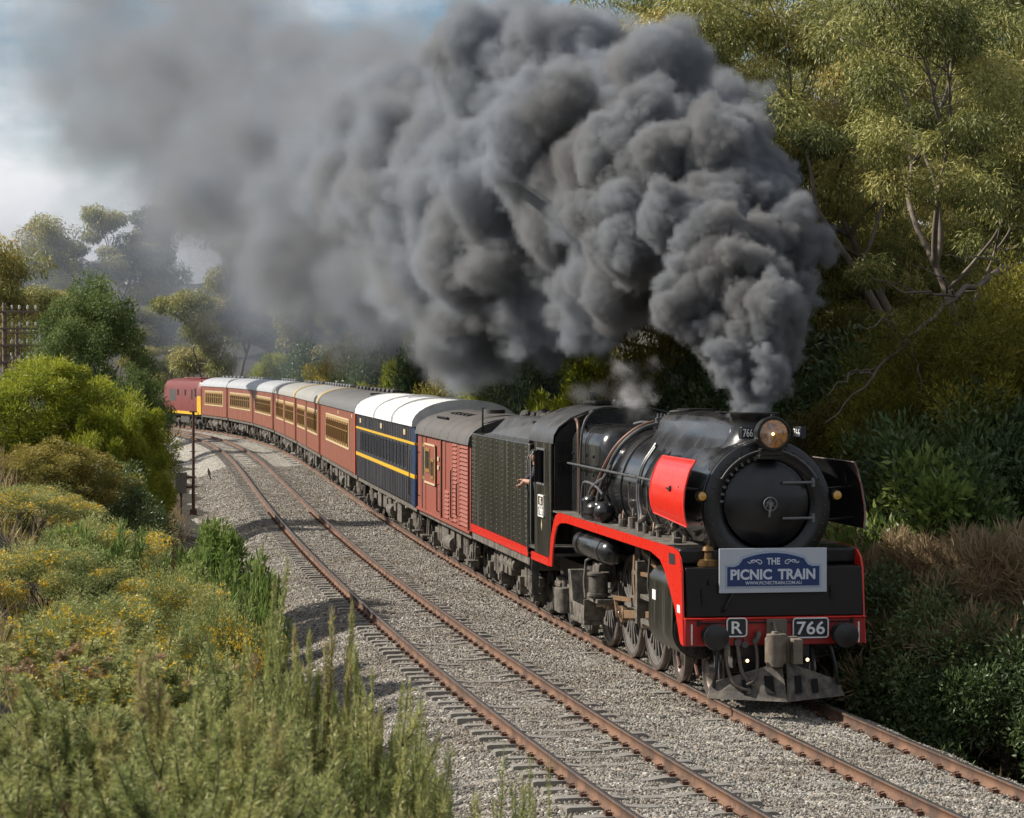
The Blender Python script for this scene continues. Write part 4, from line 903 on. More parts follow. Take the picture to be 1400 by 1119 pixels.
# ================================================================== CARRIAGES
M['carred'] = mat('carriage_red', (.235, .072, .037), .5, col2=(.15, .052, .032), scale=1.6, amt=.6, bump=.03, bscale=6, stretch=(1, 1, .25))
M['vanred'] = mat('van_red', (.27, .066, .038), .6, col2=(.17, .05, .032), scale=2.4, amt=.7, bump=.06, bscale=8)
M['sunlitred'] = mat('sunlit_end_post_red', (.46, .075, .03), .45)  # carriage red brightened: sunlight on the end corner painted into the colour
M['blueblack'] = mat('blue_black_paint', (.024, .025, .032), .42, col2=(.06, .058, .06), scale=3, amt=.6, stretch=(1, 1, .15), bump=.03, bscale=5)
M['bluewin'] = mat('blue_grey_window_frames', (.035, .036, .042), .5)
M['blueglass'] = mat('grey_blue_glass', (.085, .092, .105), .15, spec=.8)
M['blueend'] = mat('deep_blue_paint', (.014, .035, .095), .4, col2=(.02, .03, .05), scale=4, amt=.5)
M['whiteroof'] = mat('white_roof', (.80, .80, .79), .5, col2=(.5, .5, .49), scale=2.5, amt=.6, stretch=(.3, 1, 1))
M['roofdark'] = mat('dark_grey_roof', (.10, .10, .10), .6, col2=(.16, .15, .14), scale=3, amt=.6)
M['roofbrown'] = mat('sooty_brown_roof', (.075, .068, .062), .7, col2=(.12, .11, .10), scale=4, amt=.6, bump=.05)
M['roofmid'] = mat('mid_grey_roof', (.31, .30, .27), .55, col2=(.2, .195, .18), scale=2, amt=.6, stretch=(1, 1, .4))
M['roofsilver'] = mat('silver_roof', (.46, .47, .48), .45, metal=.1, col2=(.2, .2, .2), scale=2, amt=.5)
M['varnish'] = mat('varnished_frame', (.30, .17, .055), .4, col2=(.2, .1, .03), scale=6, amt=.6)
M['creamband'] = mat('cream_band', (.42, .29, .13), .5, col2=(.30, .18, .07), scale=3, amt=.6)
M['maroon'] = mat('diesel_maroon', (.15, .020, .015), .5, col2=(.17, .035, .025), scale=2, amt=.5)
def roof_arc(x, yw, z0, z1, e=0., n=14):
    return [(x, (yw + e) * math.cos(a), z0 + (z1 - z0 + e) * math.sin(a) ** .85 if 0 < a < PI else z0) for a in np.linspace(0, PI, n)]
def roof_mb(x0, x1, yw, z0, z1, n=14):
    mb = MB(); mb.rings([roof_arc(x0, yw, z0, z1, 0, n), roof_arc(x1, yw, z0, z1, 0, n)], True, True, closed=False); return mb
def sides(f):
    for sg in (1, -1): f(sg, lambda d0, d1: (min(d0 * sg, d1 * sg), max(d0 * sg, d1 * sg)))
def underframe(t, L, boxes=True, seed=0):
    r = random.Random(seed); u = MB().box(.2, L - .2, -1.1, 1.1, 1.0, 1.2)
    for sg in (1, -1):
        u.box(.1, L - .1, min(1.30 * sg, 1.38 * sg), max(1.30 * sg, 1.38 * sg), 1.08, 1.26)
        if boxes:
            x = L * .3
            while x < L * .68:
                w = r.uniform(.6, 1.5); h = r.uniform(.35, .65); u.box(x, x + w, min(.7 * sg, 1.22 * sg), max(.7 * sg, 1.22 * sg), 1.0 - h, 1.0); x += w + r.uniform(.2, .9)
            u.cyl((L * .42, 1.15 * sg, .62), (L * .42 + 1.4, 1.15 * sg, .62), .2, n=12)
        for x in (.6, 1.0, L - 1.0, L - .6): u.tube([(x, 1.2 * sg, 1.1), (x + .03, 1.22 * sg, .5)], .025, 5)
        u.box(.5, 1.1, min(1.15 * sg, 1.42 * sg), max(1.15 * sg, 1.42 * sg), .48, .52).box(L - 1.1, L - .5, min(1.15 * sg, 1.42 * sg), max(1.15 * sg, 1.42 * sg), .48, .52)
    u.build('underframe', M['dusty'], t)
    c = MB()
    for x, d in ((0, -1), (L, 1)):
        c.box(min(x, x + d * .45), max(x, x + d * .45), -.12, .12, .75, 1.05)
        for y in (.95, -.95): c.cyl((x, y, 1.06), (x + d * .4, y, 1.06), .09, n=10).cyl((x + d * .36, y, 1.06), (x + d * .41, y, 1.06), .19, n=16)
    c.build('coupling', M['sooty'], t)
    bogie(t, 2.9, 2.3, .46); bogie(t, L - 2.9, 2.3, .46)

# ---- louvred van
van = vehicle('goods_van', 'red brown louvred van with guard window behind the tender', 'railway van', 41.5, 11.3, 2.2, 2.2)
MB().box(0, 11.2, -1.42, 1.42, 1.22, 3.34).build('body', M['vanred'], van, bevel=.02)
rv_ = roof_mb(-.06, 11.26, 1.50, 3.33, 4.0).build('roof', M['roofbrown'], van, smooth=50)
q = MB()
for x in np.arange(.4, 11, 1.75): q.rings([roof_arc(x, 1.50, 3.33, 4.0, .015), roof_arc(x + .05, 1.50, 3.33, 4.0, .015)], False, False, closed=False)
q.build('roof_seam', M['roofdark'], rv_, kind='stuff')
for x in (5.6, 6.4, 7.2, 8.0, 8.8): MB().box(x - .17, x + .17, .48, .78, 3.86, 3.97).build('roof_ventilator', M['hole'], rv_, bevel=.03)
MB().cyl((5.3, .1, 3.98), (5.3, .1, 4.1), .3).build('roof_lamp', M['roofbrown'], rv_)
MB().tube([(6.6, 1.05, 3.72), (6.6, 1.15, 3.85), (8.8, 1.15, 3.85), (8.8, 1.05, 3.72)], .03, 6).build('roof_grab_rail', M['black'], rv_)
slat = MB(); slat.hexa([(0, 0, 0), (1, 0, 0), (1, .055, -.0), (0, .055, 0), (0, 0, .075), (1, 0, .075), (1, .012, .075), (0, .012, .075)])
slm = slat.mesh('louvre_slat', M['vanred'], 0)
for x0, x1, z0, z1 in ((.25, 1.7, 1.34, 3.26), (2.35, 3.15, 1.34, 3.26), (3.95, 4.75, 1.34, 1.98)):
    z = z0
    while z < z1:
        o = link('louvre_slat', slm, van); o.location = (x0, 1.422, z); o.scale = (x1 - x0, 1, 1)
        z += .105
far = MB()
for x0, x1 in ((.25, 3.15), (7.0, 10.0)):
    for z in np.arange(1.34, 3.2, .105): far.hexa([(x0, -1.42, z), (x1, -1.42, z), (x1, -1.475, z), (x0, -1.475, z), (x0, -1.42, z + .075), (x1, -1.42, z + .075), (x1, -1.432, z + .075), (x0, -1.432, z + .075)])
far.build('far_side_louvres', M['vanred'], van, kind='stuff', smooth=0)
ds = MB().box(1.74, 2.3, 1.42, 1.46, 1.3, 3.28).box(3.2, 3.9, 1.42, 1.455, 1.3, 3.28).box(5.55, 5.65, 1.42, 1.47, 1.26, 3.33).box(4.8, 5.35, 1.42, 1.44, 1.3, 3.28).box(.15, .22, 1.42, 1.47, 1.25, 3.3).box(9.1, 9.2, 1.42, 1.45, 1.25, 3.3)
ds.box(5.65, 9.0, 1.42, 1.445, 1.26, 2.0).box(-.02, 11.22, 1.42, 1.46, 1.2, 1.27)
ds.build('door', M['vanred'], van, bevel=.008, label='red sliding door with grab rails')
MB().box(5.36, 5.54, 1.421, 1.426, 1.28, 3.3).build('door_gap', M['hole'], van)
MB().box(10.0, 10.22, 1.421, 1.426, 1.28, 3.3).build('door_gap', M['hole'], van)
hd = MB()
for x, z0, z1 in ((2.0, 1.5, 2.3), (3.1, 1.4, 2.6), (6.0, 1.4, 2.1), (10.5, 1.6, 2.8)): hd.tube([(x, 1.45, z0), (x, 1.51, z0 + .03), (x, 1.51, z1), (x, 1.45, z1 + .03)], .018, 5)
hd.build('grab_rail', M['black'], van, kind='stuff')
gw = MB().box(6.75, 9.1, 1.445, 1.47, 2.05, 3.12).build('window_surround', M['vanred'], van)
bd = MB()
for x0, x1, z0, z1 in ((6.72, 9.12, 3.08, 3.13), (6.72, 9.12, 2.04, 2.09), (6.72, 6.77, 2.04, 3.13), (9.07, 9.12, 2.04, 3.13)): bd.box(x0, x1, 1.465, 1.485, z0, z1)
bd.build('window_border', M['cream'], gw)
for x0, x1, z0, z1 in ((6.95, 7.65, 2.2, 2.75), (7.85, 8.9, 2.35, 3.0)):
    w = MB().box(x0, x1, 1.471, 1.49, z0, z1).build('window', M['varnish'], gw); MB().box(x0 + .1, x1 - .1, 1.491, 1.495, z0 + .1, z1 - .08).build('pane', M['glassdark'], gw)
MB().box(9.3, 9.85, 1.421, 1.45, 2.1, 3.1).build('window', M['varnish'], van); 
MB().box(9.4, 9.75, 1.451, 1.455, 2.2, 3.0).build('pane', M['glassdark'], van)
for z in (2.78, 2.55): text_mb('VHGY' if z > 2.7 else '19', .3, .1, .006, (6.2, 1.446, z), (-1, 0, 0), (0, 0, 1), .0).build('lettering', M['cream'], van, smooth=0) if False else MB().box(6.1, 6.4, 1.446, 1.452, z - .05, z + .06).build('data_panel', M['cream'], van)
underframe(van, 11.2, True, 4)

# ---- blue car with white ribbed roof
blue = vehicle('sleeping_car', 'dark blue carriage with two yellow lines and white ribbed roof', 'railway carriage', 53.2, 20.7, 3.2, 3.2)
MB().box(.0, 20.6, -1.44, 1.44, 1.22, 3.52).build('body', M['blueblack'], blue, bevel=.06)
eb = MB().box(-.02, .9, -1.446, 1.446, 1.2, 3.52); eb.build('end_vestibule', M['blueend'], blue, bevel=.05)
MB().box(-.45, 0, -.55, .55, 1.2, 3.2).box(20.6, 21.05, -.55, .55, 1.2, 3.2).build('gangway_bellows', M['sooty'], blue)
rb = roof_mb(-.05, 20.65, 1.50, 3.50, 4.22, 18).build('roof', M['whiteroof'], blue, smooth=50)
rib = MB(); rib.rings([roof_arc(0, 1.50, 3.50, 4.22, .03, 18), roof_arc(.05, 1.50, 3.50, 4.22, .03, 18)], False, False, closed=False)
rm = rib.mesh('roof_rib', M['whiteroof'], 60)
for i, x in enumerate(np.arange(.5, 20.5, .52)):
    o = link('roof_rib', rm, rb); o.location.x = x
rib = MB()
for x in (-.06, 6.3, 12.6): rib.rings([roof_arc(x, 1.50, 3.50, 4.22, .05, 18), roof_arc(x + .12, 1.50, 3.50, 4.22, .05, 18)], True, True, closed=False)
rib.build('roof_band', M['whiteroof'], rb)
def blue_side(sg, Y):
    a, b = Y(1.44, 1.458)
    for z0, z1, m in ((2.975, 3.045, 'yellow'), (2.02, 2.13, 'yellow')): MB().box(-.03, 20.62, a, b, z0, z1).build('yellow_line', M[m], blue)
    a, b = Y(1.44, 1.452); bt = MB()
    for x in np.arange(1.3, 20.4, .55): bt.box(x, x + .05, a, b, 1.25, 1.98).box(x, x + .05, a, b, 3.07, 3.48)
    bt.build('side_batten', M['blueblack'], blue, kind='stuff')
    a, b = Y(1.4, 1.462); a2, b2 = Y(1.46, 1.466)
    wm = MB(); wm.cur = 0
    for q in ((0, .05, 0, .74), (.85, .9, 0, .74), (.05, .85, .69, .74), (.05, .85, 0, .05), (.42, .47, .05, .69)): wm.box(q[0], q[1], a, b, q[2], q[3])
    wm.cur = 1; wm.box(.05, .85, *Y(1.442, 1.446), .05, .69); me = wm.mesh('window', [M['bluewin'], M['blueglass']], 0)
    for x in np.arange(2.1, 18.6, 1.12): o = link('window', me, blue); o.location = (x, 0, 2.2)
    for x in (3.0, 10.7, 18.8): MB().box(x - .28, x + .28, *Y(1.44, 1.452), 3.2, 3.36).build('data_panel', M['cream'], blue)
    MB().tube([(1.05, 1.46 * sg, 1.5), (1.05, 1.5 * sg, 1.55), (1.05, 1.5 * sg, 2.8), (1.05, 1.46 * sg, 2.85)], .018, 5).build('grab_rail', M['ladder'], blue)
sides(blue_side)
for z0, z1 in ((2.975, 3.045), (2.02, 2.13)): MB().box(-.035, -.02, -1.455, 1.455, z0, z1).build('yellow_line', M['yellow'], blue)
for x in (3.5, 6.5, 9.5, 12.5, 15.5): MB().cyl((x, 1.3, 1.06), (x, 1.36, 1.06), .06, n=8).build('white_marker', M['white'], blue)
underframe(blue, 20.6, True, 6)

# ---- red carriages
def red_car(label, s0, L, roofm, groups, post, arc, seed, band=(2.05, 3.2), doors=()):
    t = vehicle('passenger_carriage', label, 'railway carriage', s0, L + .4, 3, 3, 'red passenger carriages')
    MB().box(0, L, -1.44, 1.44, 1.24, 3.54).build('body', M['carred'], t, bevel=.05)
    rf = roof_mb(-.08, L + .08, 1.50, 3.52, 4.2).build('roof', M[roofm], t, smooth=50)
    sm_ = MB()
    for x in np.arange(1.2, L - .5, 1.6): sm_.rings([roof_arc(x, 1.50, 3.52, 4.2, .012), roof_arc(x + .04, 1.50, 3.52, 4.2, .012)], False, False, closed=False)
    sm_.build('roof_seam', M[roofm], rf, kind='stuff')
    if arc: ab = MB(); ab.rings([roof_arc(.35, 1.50, 3.52, 4.2, .02), roof_arc(.95, 1.50, 3.52, 4.2, .02)], True, True, closed=False); ab.build('roof_band', M['yellow'], rf)
    for x in np.arange(2.0, L - 1, 1.9): MB().box(x - .35, x + .35, -.30, -.02, 4.17, 4.34).build('roof_ventilator', M['ladder'] if seed else M['sooty'], rf, bevel=.04)
    if seed == 0: MB().cyl((2.2, .55, 4.02), (2.2, .55, 4.2), .2, n=12).build('roof_lamp', M['black'], rf); 
    MB().box(-.4, 0, -.55, .55, 1.2, 3.2).box(L, L + .4, -.55, .55, 1.2, 3.2).build('gangway_bellows', M['sooty'], t)
    def side(sg, Y):
        for x0, x1, n in groups:
            bp = MB().box(x0 - .25, x1 + .25, *Y(1.44, 1.452), band[0] + .04, band[1] - .04).build('window_band', M['creamband'], t)
            ed = MB()
            for q in ((x0 - .3, x1 + .3, band[0], band[0] + .05), (x0 - .3, x1 + .3, band[1] - .05, band[1]), (x0 - .3, x0 - .25, band[0], band[1]), (x1 + .25, x1 + .3, band[0], band[1])): ed.box(q[0], q[1], *Y(1.44, 1.462), q[2], q[3])
            ed.build('band_edging', M['cream'], bp)
            p = (x1 - x0) / n; w = p * .66
            wm = MB(); wm.cur = 0
            for q in ((0, .08, 0, .88), (w - .08, w, 0, .88), (.08, w - .08, .80, .88), (.08, w - .08, 0, .08), (.08, w - .08, .54, .58)): wm.box(q[0], q[1], *Y(1.45, 1.49), q[2], q[3])
            wm.cur = 1; wm.box(.08, w - .08, *Y(1.452, 1.456), .08, .80); me = wm.mesh('window', [M['varnish'], M['glassdark']], 0)
            for i in range(n): o = link('window', me, t); o.location = (x0 + p * i + p * .17, 0, band[0] + .12)
        for x in doors:
            MB().box(x - .4, x + .4, *Y(1.44, 1.458), 1.26, 3.4).build('door', M['carred'], t, bevel=.02)
            MB().box(x - .44, x - .40, *Y(1.44, 1.462), 1.26, 3.45).box(x + .40, x + .44, *Y(1.44, 1.462), 1.26, 3.45).build('door_frame', M['roofbrown'], t)
        MB().box(-.01, .30 if post == 'sunlitred' else .16, *Y(1.44, 1.47), 1.24, 3.52).box(L - .16, L + .01, *Y(1.44, 1.47), 1.24, 3.52).build('end_post', M[post], t)
        if seed == 0:
            for x in (2.0, 9.5): MB().box(x - .2, x + .2, *Y(1.44, 1.45), 3.3, 3.42).build('data_panel', M['cream'], t)
    sides(side)
    underframe(t, L, True, seed + 10); return t
red_car('red carriage with wide cream window band and dark grey roof, next to the blue carriage', 74.2, 21.4, 'roofdark', [(3.6, 17.0, 10)], 'sunlitred', False, 0)
red_car('red carriage with two window groups and yellow roof band, second behind the blue carriage', 96.3, 20.4, 'roofmid', [(1.5, 9.5, 6), (11.9, 18.9, 5)], 'carred', True, 1, doors=(10.7,))
red_car('red carriage with two window groups and yellow roof band, third behind the blue carriage', 117.6, 21.9, 'roofmid', [(1.4, 9.2, 6), (11.2, 18.8, 6)], 'carred', True, 2, doors=(10.2,))
red_car('silver roofed red carriage with one long window row, fourth behind the blue carriage', 140.4, 17.9, 'roofsilver', [(1.6, 15.6, 10)], 'carred', False, 3)
red_car('silver roofed red carriage with one long window row, fifth behind the blue carriage', 159.0, 17.2, 'roofsilver', [(1.6, 15.2, 10)], 'carred', False, 4)
red_car('silver roofed red carriage coupled to the diesel locomotive', 176.8, 13.2, 'roofsilver', [(2.0, 11.0, 8)], 'carred', False, 5)

# ---- diesel locomotive at the tail
die = vehicle('diesel_locomotive', 'maroon diesel locomotive with yellow nose and yellow base stripe at the tail of the train', 'diesel locomotive', 190.8, 15, 3, 3)
db = MB(); db.rings([[(x, -1.46, 1.2), (x, -1.46, 3.35), (x, -1.2, 3.85), (x, -.5, 4.05), (x, .5, 4.05), (x, 1.2, 3.85), (x, 1.46, 3.35), (x, 1.46, 1.2)] for x in (1.2, 14.8)])
db.build('body', M['maroon'], die, bevel=.04)
nb = MB(); nb.rings([[(1.2, -1.46, 1.2), (1.2, -1.46, 3.35), (1.2, -1.2, 3.85), (1.2, 1.2, 3.85), (1.2, 1.46, 3.35), (1.2, 1.46, 1.2)], [(.35, -1.3, 1.2), (.55, -1.3, 3.2), (.8, -1.0, 3.7), (.8, 1.0, 3.7), (.55, 1.3, 3.2), (.35, 1.3, 1.2)]])
nb.build('cab', M['maroon'], die, bevel=.03)
yn = MB(); yn.rings([[(.36, -1.31, 1.25), (.36, 1.31, 1.25), (.52, 1.31, 2.7), (.52, -1.31, 2.7)], [(.02, -1.1, 1.25), (.02, 1.1, 1.25), (.25, 1.1, 2.6), (.25, -1.1, 2.6)]])
yn.build('nose', M['yellow'], die, bevel=.05)
wk = MB()
for z in (1.55, 1.85, 2.15, 2.4): wk.hexa([(.0 + (z - 1.25) * .17 - .01, -1.05, z), (.0 + (z - 1.25) * .17 + .1, -1.05, z), (.0 + (z - 1.25) * .17 + .1, 1.05, z), (.0 + (z - 1.25) * .17 - .01, 1.05, z), (.0 + (z - 1.25) * .17 + .0, -1.05, z + .07), (.0 + (z - 1.25) * .17 + .1, -1.05, z + .07), (.0 + (z - 1.25) * .17 + .1, 1.05, z + .07), (.0 + (z - 1.25) * .17, 1.05, z + .07)])
wk.build('nose_stripe', M['black'], die, smooth=0, kind='stuff')
for y in (.6, -.6): MB().hexa([(.53, y - .5, 2.85), (.6, y - .5, 2.85), (.6, y + .5, 2.85), (.53, y + .5, 2.85), (.70, y - .5, 3.45), (.77, y - .5, 3.45), (.77, y + .5, 3.45), (.70, y + .5, 3.45)]).build('windscreen', M['glassdark'], die)
def die_side(sg, Y):
    MB().box(.9, 14.8, *Y(1.46, 1.475), 1.2, 1.42).build('base_stripe', M['yellow'], die)
    MB().hexa([(.38, min(1.32 * sg, 1.30 * sg), 1.22), (1.2, min(1.48 * sg, 1.46 * sg), 1.22), (1.2, max(1.48 * sg, 1.46 * sg), 1.22), (.38, max(1.32 * sg, 1.30 * sg), 1.22), (.5, min(1.32 * sg, 1.30 * sg), 2.7), (1.2, min(1.48 * sg, 1.46 * sg), 2.7), (1.2, max(1.48 * sg, 1.46 * sg), 2.7), (.5, max(1.32 * sg, 1.30 * sg), 2.7)]).build('nose_side', M['yellow'], die)
    for x0, x1, z0, z1 in ((1.5, 2.2, 2.6, 3.3), (3.0, 3.5, 2.4, 3.2), (5.5, 6.2, 2.7, 3.2), (8.5, 9.2, 2.7, 3.2)): MB().box(x0, x1, *Y(1.46, 1.468), z0, z1).build('window', M['glassdark'], die)
    for x0, x1, z0, z1 in ((4.0, 4.08, 1.45, 3.3), (7.2, 7.28, 1.45, 3.3), (2.6, 2.68, 1.45, 3.3)): MB().box(x0, x1, *Y(1.46, 1.47), z0, z1).build('door_frame', M['roofbrown'], die)
    MB().box(9.8, 12.5, *Y(1.46, 1.468), 2.2, 3.2).build('radiator_grille', M['sooty'], die)
sides(die_side)
MB().box(4, 9, -.6, .6, 4.04, 4.16).cyl((11, 0, 4.0), (11, 0, 4.15), .5).build('roof_hatch', M['maroon'], die, bevel=.03)
MB().box(5.5, 9.0, -1.2, 1.2, .45, 1.15).box(.6, 14.8, -1.25, 1.25, 1.0, 1.2).box(.0, .3, -1.3, 1.3, .5, 1.22).build('fuel_tank', M['sooty'], die, bevel=.05)
bogie(die, 3.4, 3.2, .5, 'sooty', three=True); bogie(die, 11.6, 3.2, .5, 'sooty', three=True)

# ================================================================== LINESIDE POSTS
M['postrust'] = mat('rusty_steel_post', (.075, .042, .030), .8, col2=(.13, .06, .035), scale=5, amt=.7)
M['boxgrey'] = mat('grey_relay_box', (.12, .115, .105), .6, col2=(.2, .17, .13), scale=5, amt=.5)
M['timber'] = mat('weathered_timber', (.15, .10, .075), .85, col2=(.24, .19, .15), scale=4, amt=.6, stretch=(6, 6, .6))
M['porcelain'] = mat('white_insulator', (.62, .60, .56), .3)
X0, Y0 = -12.95, 107.
z0 = gz(X0, Y0) - .1
sp_ = empty('signal_post', 'slim rusty steel post with grey box at its foot beside the empty track', 'post', (X0, Y0, z0))
MB().cyl((0, 0, 0), (0, 0, 4.3), .07, .055, 12).cyl((0, 0, 0), (0, 0, .35), .16, .14, 12).box(-.14, .14, -.14, .14, 4.28, 4.33).build('post', M['postrust'], sp_)
MB().box(-.72, -.28, -.2, .22, 1.0, 1.85).build('relay_box', M['boxgrey'], sp_, bevel=.02)
MB().box(-.5, -.05, -.06, .06, 1.2, 1.28).box(-.5, -.05, -.06, .06, 1.6, 1.68).cyl((-.5, 0, 0), (-.5, 0, 1.0), .05).build('box_bracket', M['postrust'], sp_)
lad = MB()
for z in np.arange(.6, 4.1, .35): lad.tube([(-.14, -.11, z), (.14, -.11, z)], .014, 5)
lad.build('step_rung', M['postrust'], sp_, kind='stuff')
X1, Y1 = -15.2, 134.
mk = empty('marker_stake', 'thin leaning dark stake standing in the gravel left of the empty track', 'stake', (X1, Y1, -1.1)); mk.rotation_euler = (0, math.radians(-14), 0)
MB().box(-.03, .03, -.03, .03, 0, 1.1).build('stake', M['postrust'], mk)
MB().box(-.07, .07, -.045, -.03, .75, 1.0).build('marker_plate', M['boxgrey'], mk)
def telegraph(x, y, htop, arms, label, rz):
    z = gz(x, y) - .2; t = empty('telegraph_pole', label, 'telegraph pole', (x, y, z), rz, 'telegraph poles on the left bank'); H_ = htop - z
    MB().tube([(0, 0, 0), (.02, 0, H_ * .5), (0, 0, H_)], [.12, .10, .08], 10).build('pole', M['timber'], t)
    for i in range(arms):
        zz = H_ - .35 - i * .62; c = MB().box(-1.25, 1.25, -.13, -.03, zz - .035, zz + .045); a = c.build('crossarm', M['timber'], t, bevel=.008)
        MB().bar((-.5, -.06, zz - .04), (0, -.1, zz - .42), .03, .02).bar((.5, -.06, zz - .04), (0, -.1, zz - .42), .03, .02).build('brace', M['postrust'], a)
        for px in (-1.15, -.85, -.55, -.28, .28, .55, .85, 1.15):
            MB().cyl((px, -.08, zz + .06), (px, -.08, zz + .13), .012, n=6).lathe((px, -.08, zz + .12), (0, 0, 1), [(0, .045), (.05, .05), (.055, .035), (.10, .038), (.13, .02), (.135, 0)], 9, True, True).build('insulator', M['porcelain'], a)
telegraph(-18.7, 97, 7.55, 4, 'tall timber telegraph pole with four crossarms behind the yellow green bush', .1)
telegraph(-25.2, 134, 7.2, 3, 'smaller farther telegraph pole with three crossarms behind the yellow green bush', .12)
# ================================================================== PLANTS
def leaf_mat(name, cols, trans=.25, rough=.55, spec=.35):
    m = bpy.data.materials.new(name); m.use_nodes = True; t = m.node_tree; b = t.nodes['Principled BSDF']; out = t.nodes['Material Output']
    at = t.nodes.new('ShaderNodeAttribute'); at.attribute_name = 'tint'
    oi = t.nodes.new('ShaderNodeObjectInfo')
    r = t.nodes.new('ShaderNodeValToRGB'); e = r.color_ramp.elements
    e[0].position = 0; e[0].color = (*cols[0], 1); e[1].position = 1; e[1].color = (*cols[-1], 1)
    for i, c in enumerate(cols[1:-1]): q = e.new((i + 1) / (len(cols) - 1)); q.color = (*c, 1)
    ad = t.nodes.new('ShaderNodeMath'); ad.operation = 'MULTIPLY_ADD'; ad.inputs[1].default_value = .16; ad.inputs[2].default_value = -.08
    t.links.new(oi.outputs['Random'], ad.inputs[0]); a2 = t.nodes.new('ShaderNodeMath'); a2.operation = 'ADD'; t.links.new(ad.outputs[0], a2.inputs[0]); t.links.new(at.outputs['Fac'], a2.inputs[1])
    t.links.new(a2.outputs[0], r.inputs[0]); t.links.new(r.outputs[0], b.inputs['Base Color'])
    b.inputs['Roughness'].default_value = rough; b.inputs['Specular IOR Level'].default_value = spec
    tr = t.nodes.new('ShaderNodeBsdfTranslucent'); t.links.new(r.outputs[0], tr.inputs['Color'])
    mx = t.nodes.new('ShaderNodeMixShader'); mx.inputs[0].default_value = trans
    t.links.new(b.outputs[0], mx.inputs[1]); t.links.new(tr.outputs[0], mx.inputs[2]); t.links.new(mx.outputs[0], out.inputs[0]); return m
M['bark'] = mat('pale_bark', (.19, .155, .12), .85, col2=(.075, .055, .042), scale=3, amt=.8, bump=.3, bscale=12, stretch=(1, 1, .35))
M['barkdark'] = mat('dark_bark', (.055, .042, .032), .9, col2=(.10, .08, .06), scale=5, amt=.6, bump=.3, bscale=14)
M['greenstem'] = mat('green_brown_stem', (.075, .075, .035), .8, col2=(.10, .075, .045), scale=8, amt=.7)
M['deadwood'] = mat('dead_grey_wood', (.17, .14, .115), .9, col2=(.07, .05, .04), scale=4, amt=.7, bump=.3, bscale=15)
M['leaf_euc'] = leaf_mat('eucalypt_leaves', [(0.03, 0.041, 0.013), (0.13, 0.148, 0.042), (0.28, 0.285, 0.082), (0.47, 0.42, 0.135), (0.48, 0.3, 0.08)])
M['leaf_yellowgreen'] = leaf_mat('wattle_leaves', [(0.075, 0.105, 0.012), (0.2, 0.24, 0.022), (0.35, 0.37, 0.035), (0.46, 0.42, 0.05)], .4)
M['leaf_wattle_gold'] = leaf_mat('golden_wattle_leaves', [(.05, .058, .010), (.15, .145, .018), (.29, .25, .028), (.42, .30, .035)], .35)
M['leaf_golden'] = leaf_mat('golden_brown_leaves', [(.035, .030, .010), (.10, .075, .018), (.21, .145, .028), (.34, .20, .035)], .3)
M['leaf_olive'] = leaf_mat('olive_leaves', [(0.077, 0.09, 0.027), (0.196, 0.185, 0.043), (0.343, 0.276, 0.057), (0.448, 0.301, 0.066)], .35)
M['leaf_dark'] = leaf_mat('dark_leaves', [(0.024, 0.044, 0.018), (0.056, 0.091, 0.03), (0.101, 0.151, 0.044), (0.171, 0.212, 0.07)], .25, .45, .5)
M['leaf_round'] = leaf_mat('broad_green_leaves', [(0.036, 0.062, 0.018), (0.111, 0.163, 0.047), (0.208, 0.267, 0.085), (0.312, 0.286, 0.117)], .3, .6, .2)
M['leaf_fresh'] = leaf_mat('fresh_green_leaves', [(0.057, 0.104, 0.023), (0.119, 0.189, 0.041), (0.21, 0.284, 0.066), (0.343, 0.378, 0.133)], .3, .6, .2)
M['leaf_gorse'] = leaf_mat('gorse_needles', [(0.042, 0.059, 0.021), (0.132, 0.168, 0.051), (0.278, 0.314, 0.1), (0.476, 0.467, 0.176), (0.36, 0.237, 0.14)], .3)
M['flower'] = leaf_mat('gorse_flowers', [(0.6, 0.34, 0.008), (0.74, 0.47, 0.015), (0.8, 0.57, 0.04)], .3)
M['leaf_pine'] = leaf_mat('pine_needles', [(0.031, 0.062, 0.017), (0.062, 0.13, 0.028), (0.115, 0.206, 0.046), (0.168, 0.263, 0.062)], .25)
M['leaf_dry'] = leaf_mat('dry_grass_blades', [(0.086, 0.057, 0.025), (0.205, 0.142, 0.071), (0.363, 0.275, 0.158), (0.504, 0.41, 0.252)], .35, .8)
M['leaf_bracken'] = leaf_mat('dead_bracken', [(0.026, 0.021, 0.01), (0.065, 0.048, 0.018), (0.13, 0.088, 0.028), (0.22, 0.14, 0.042)], .3, .8)

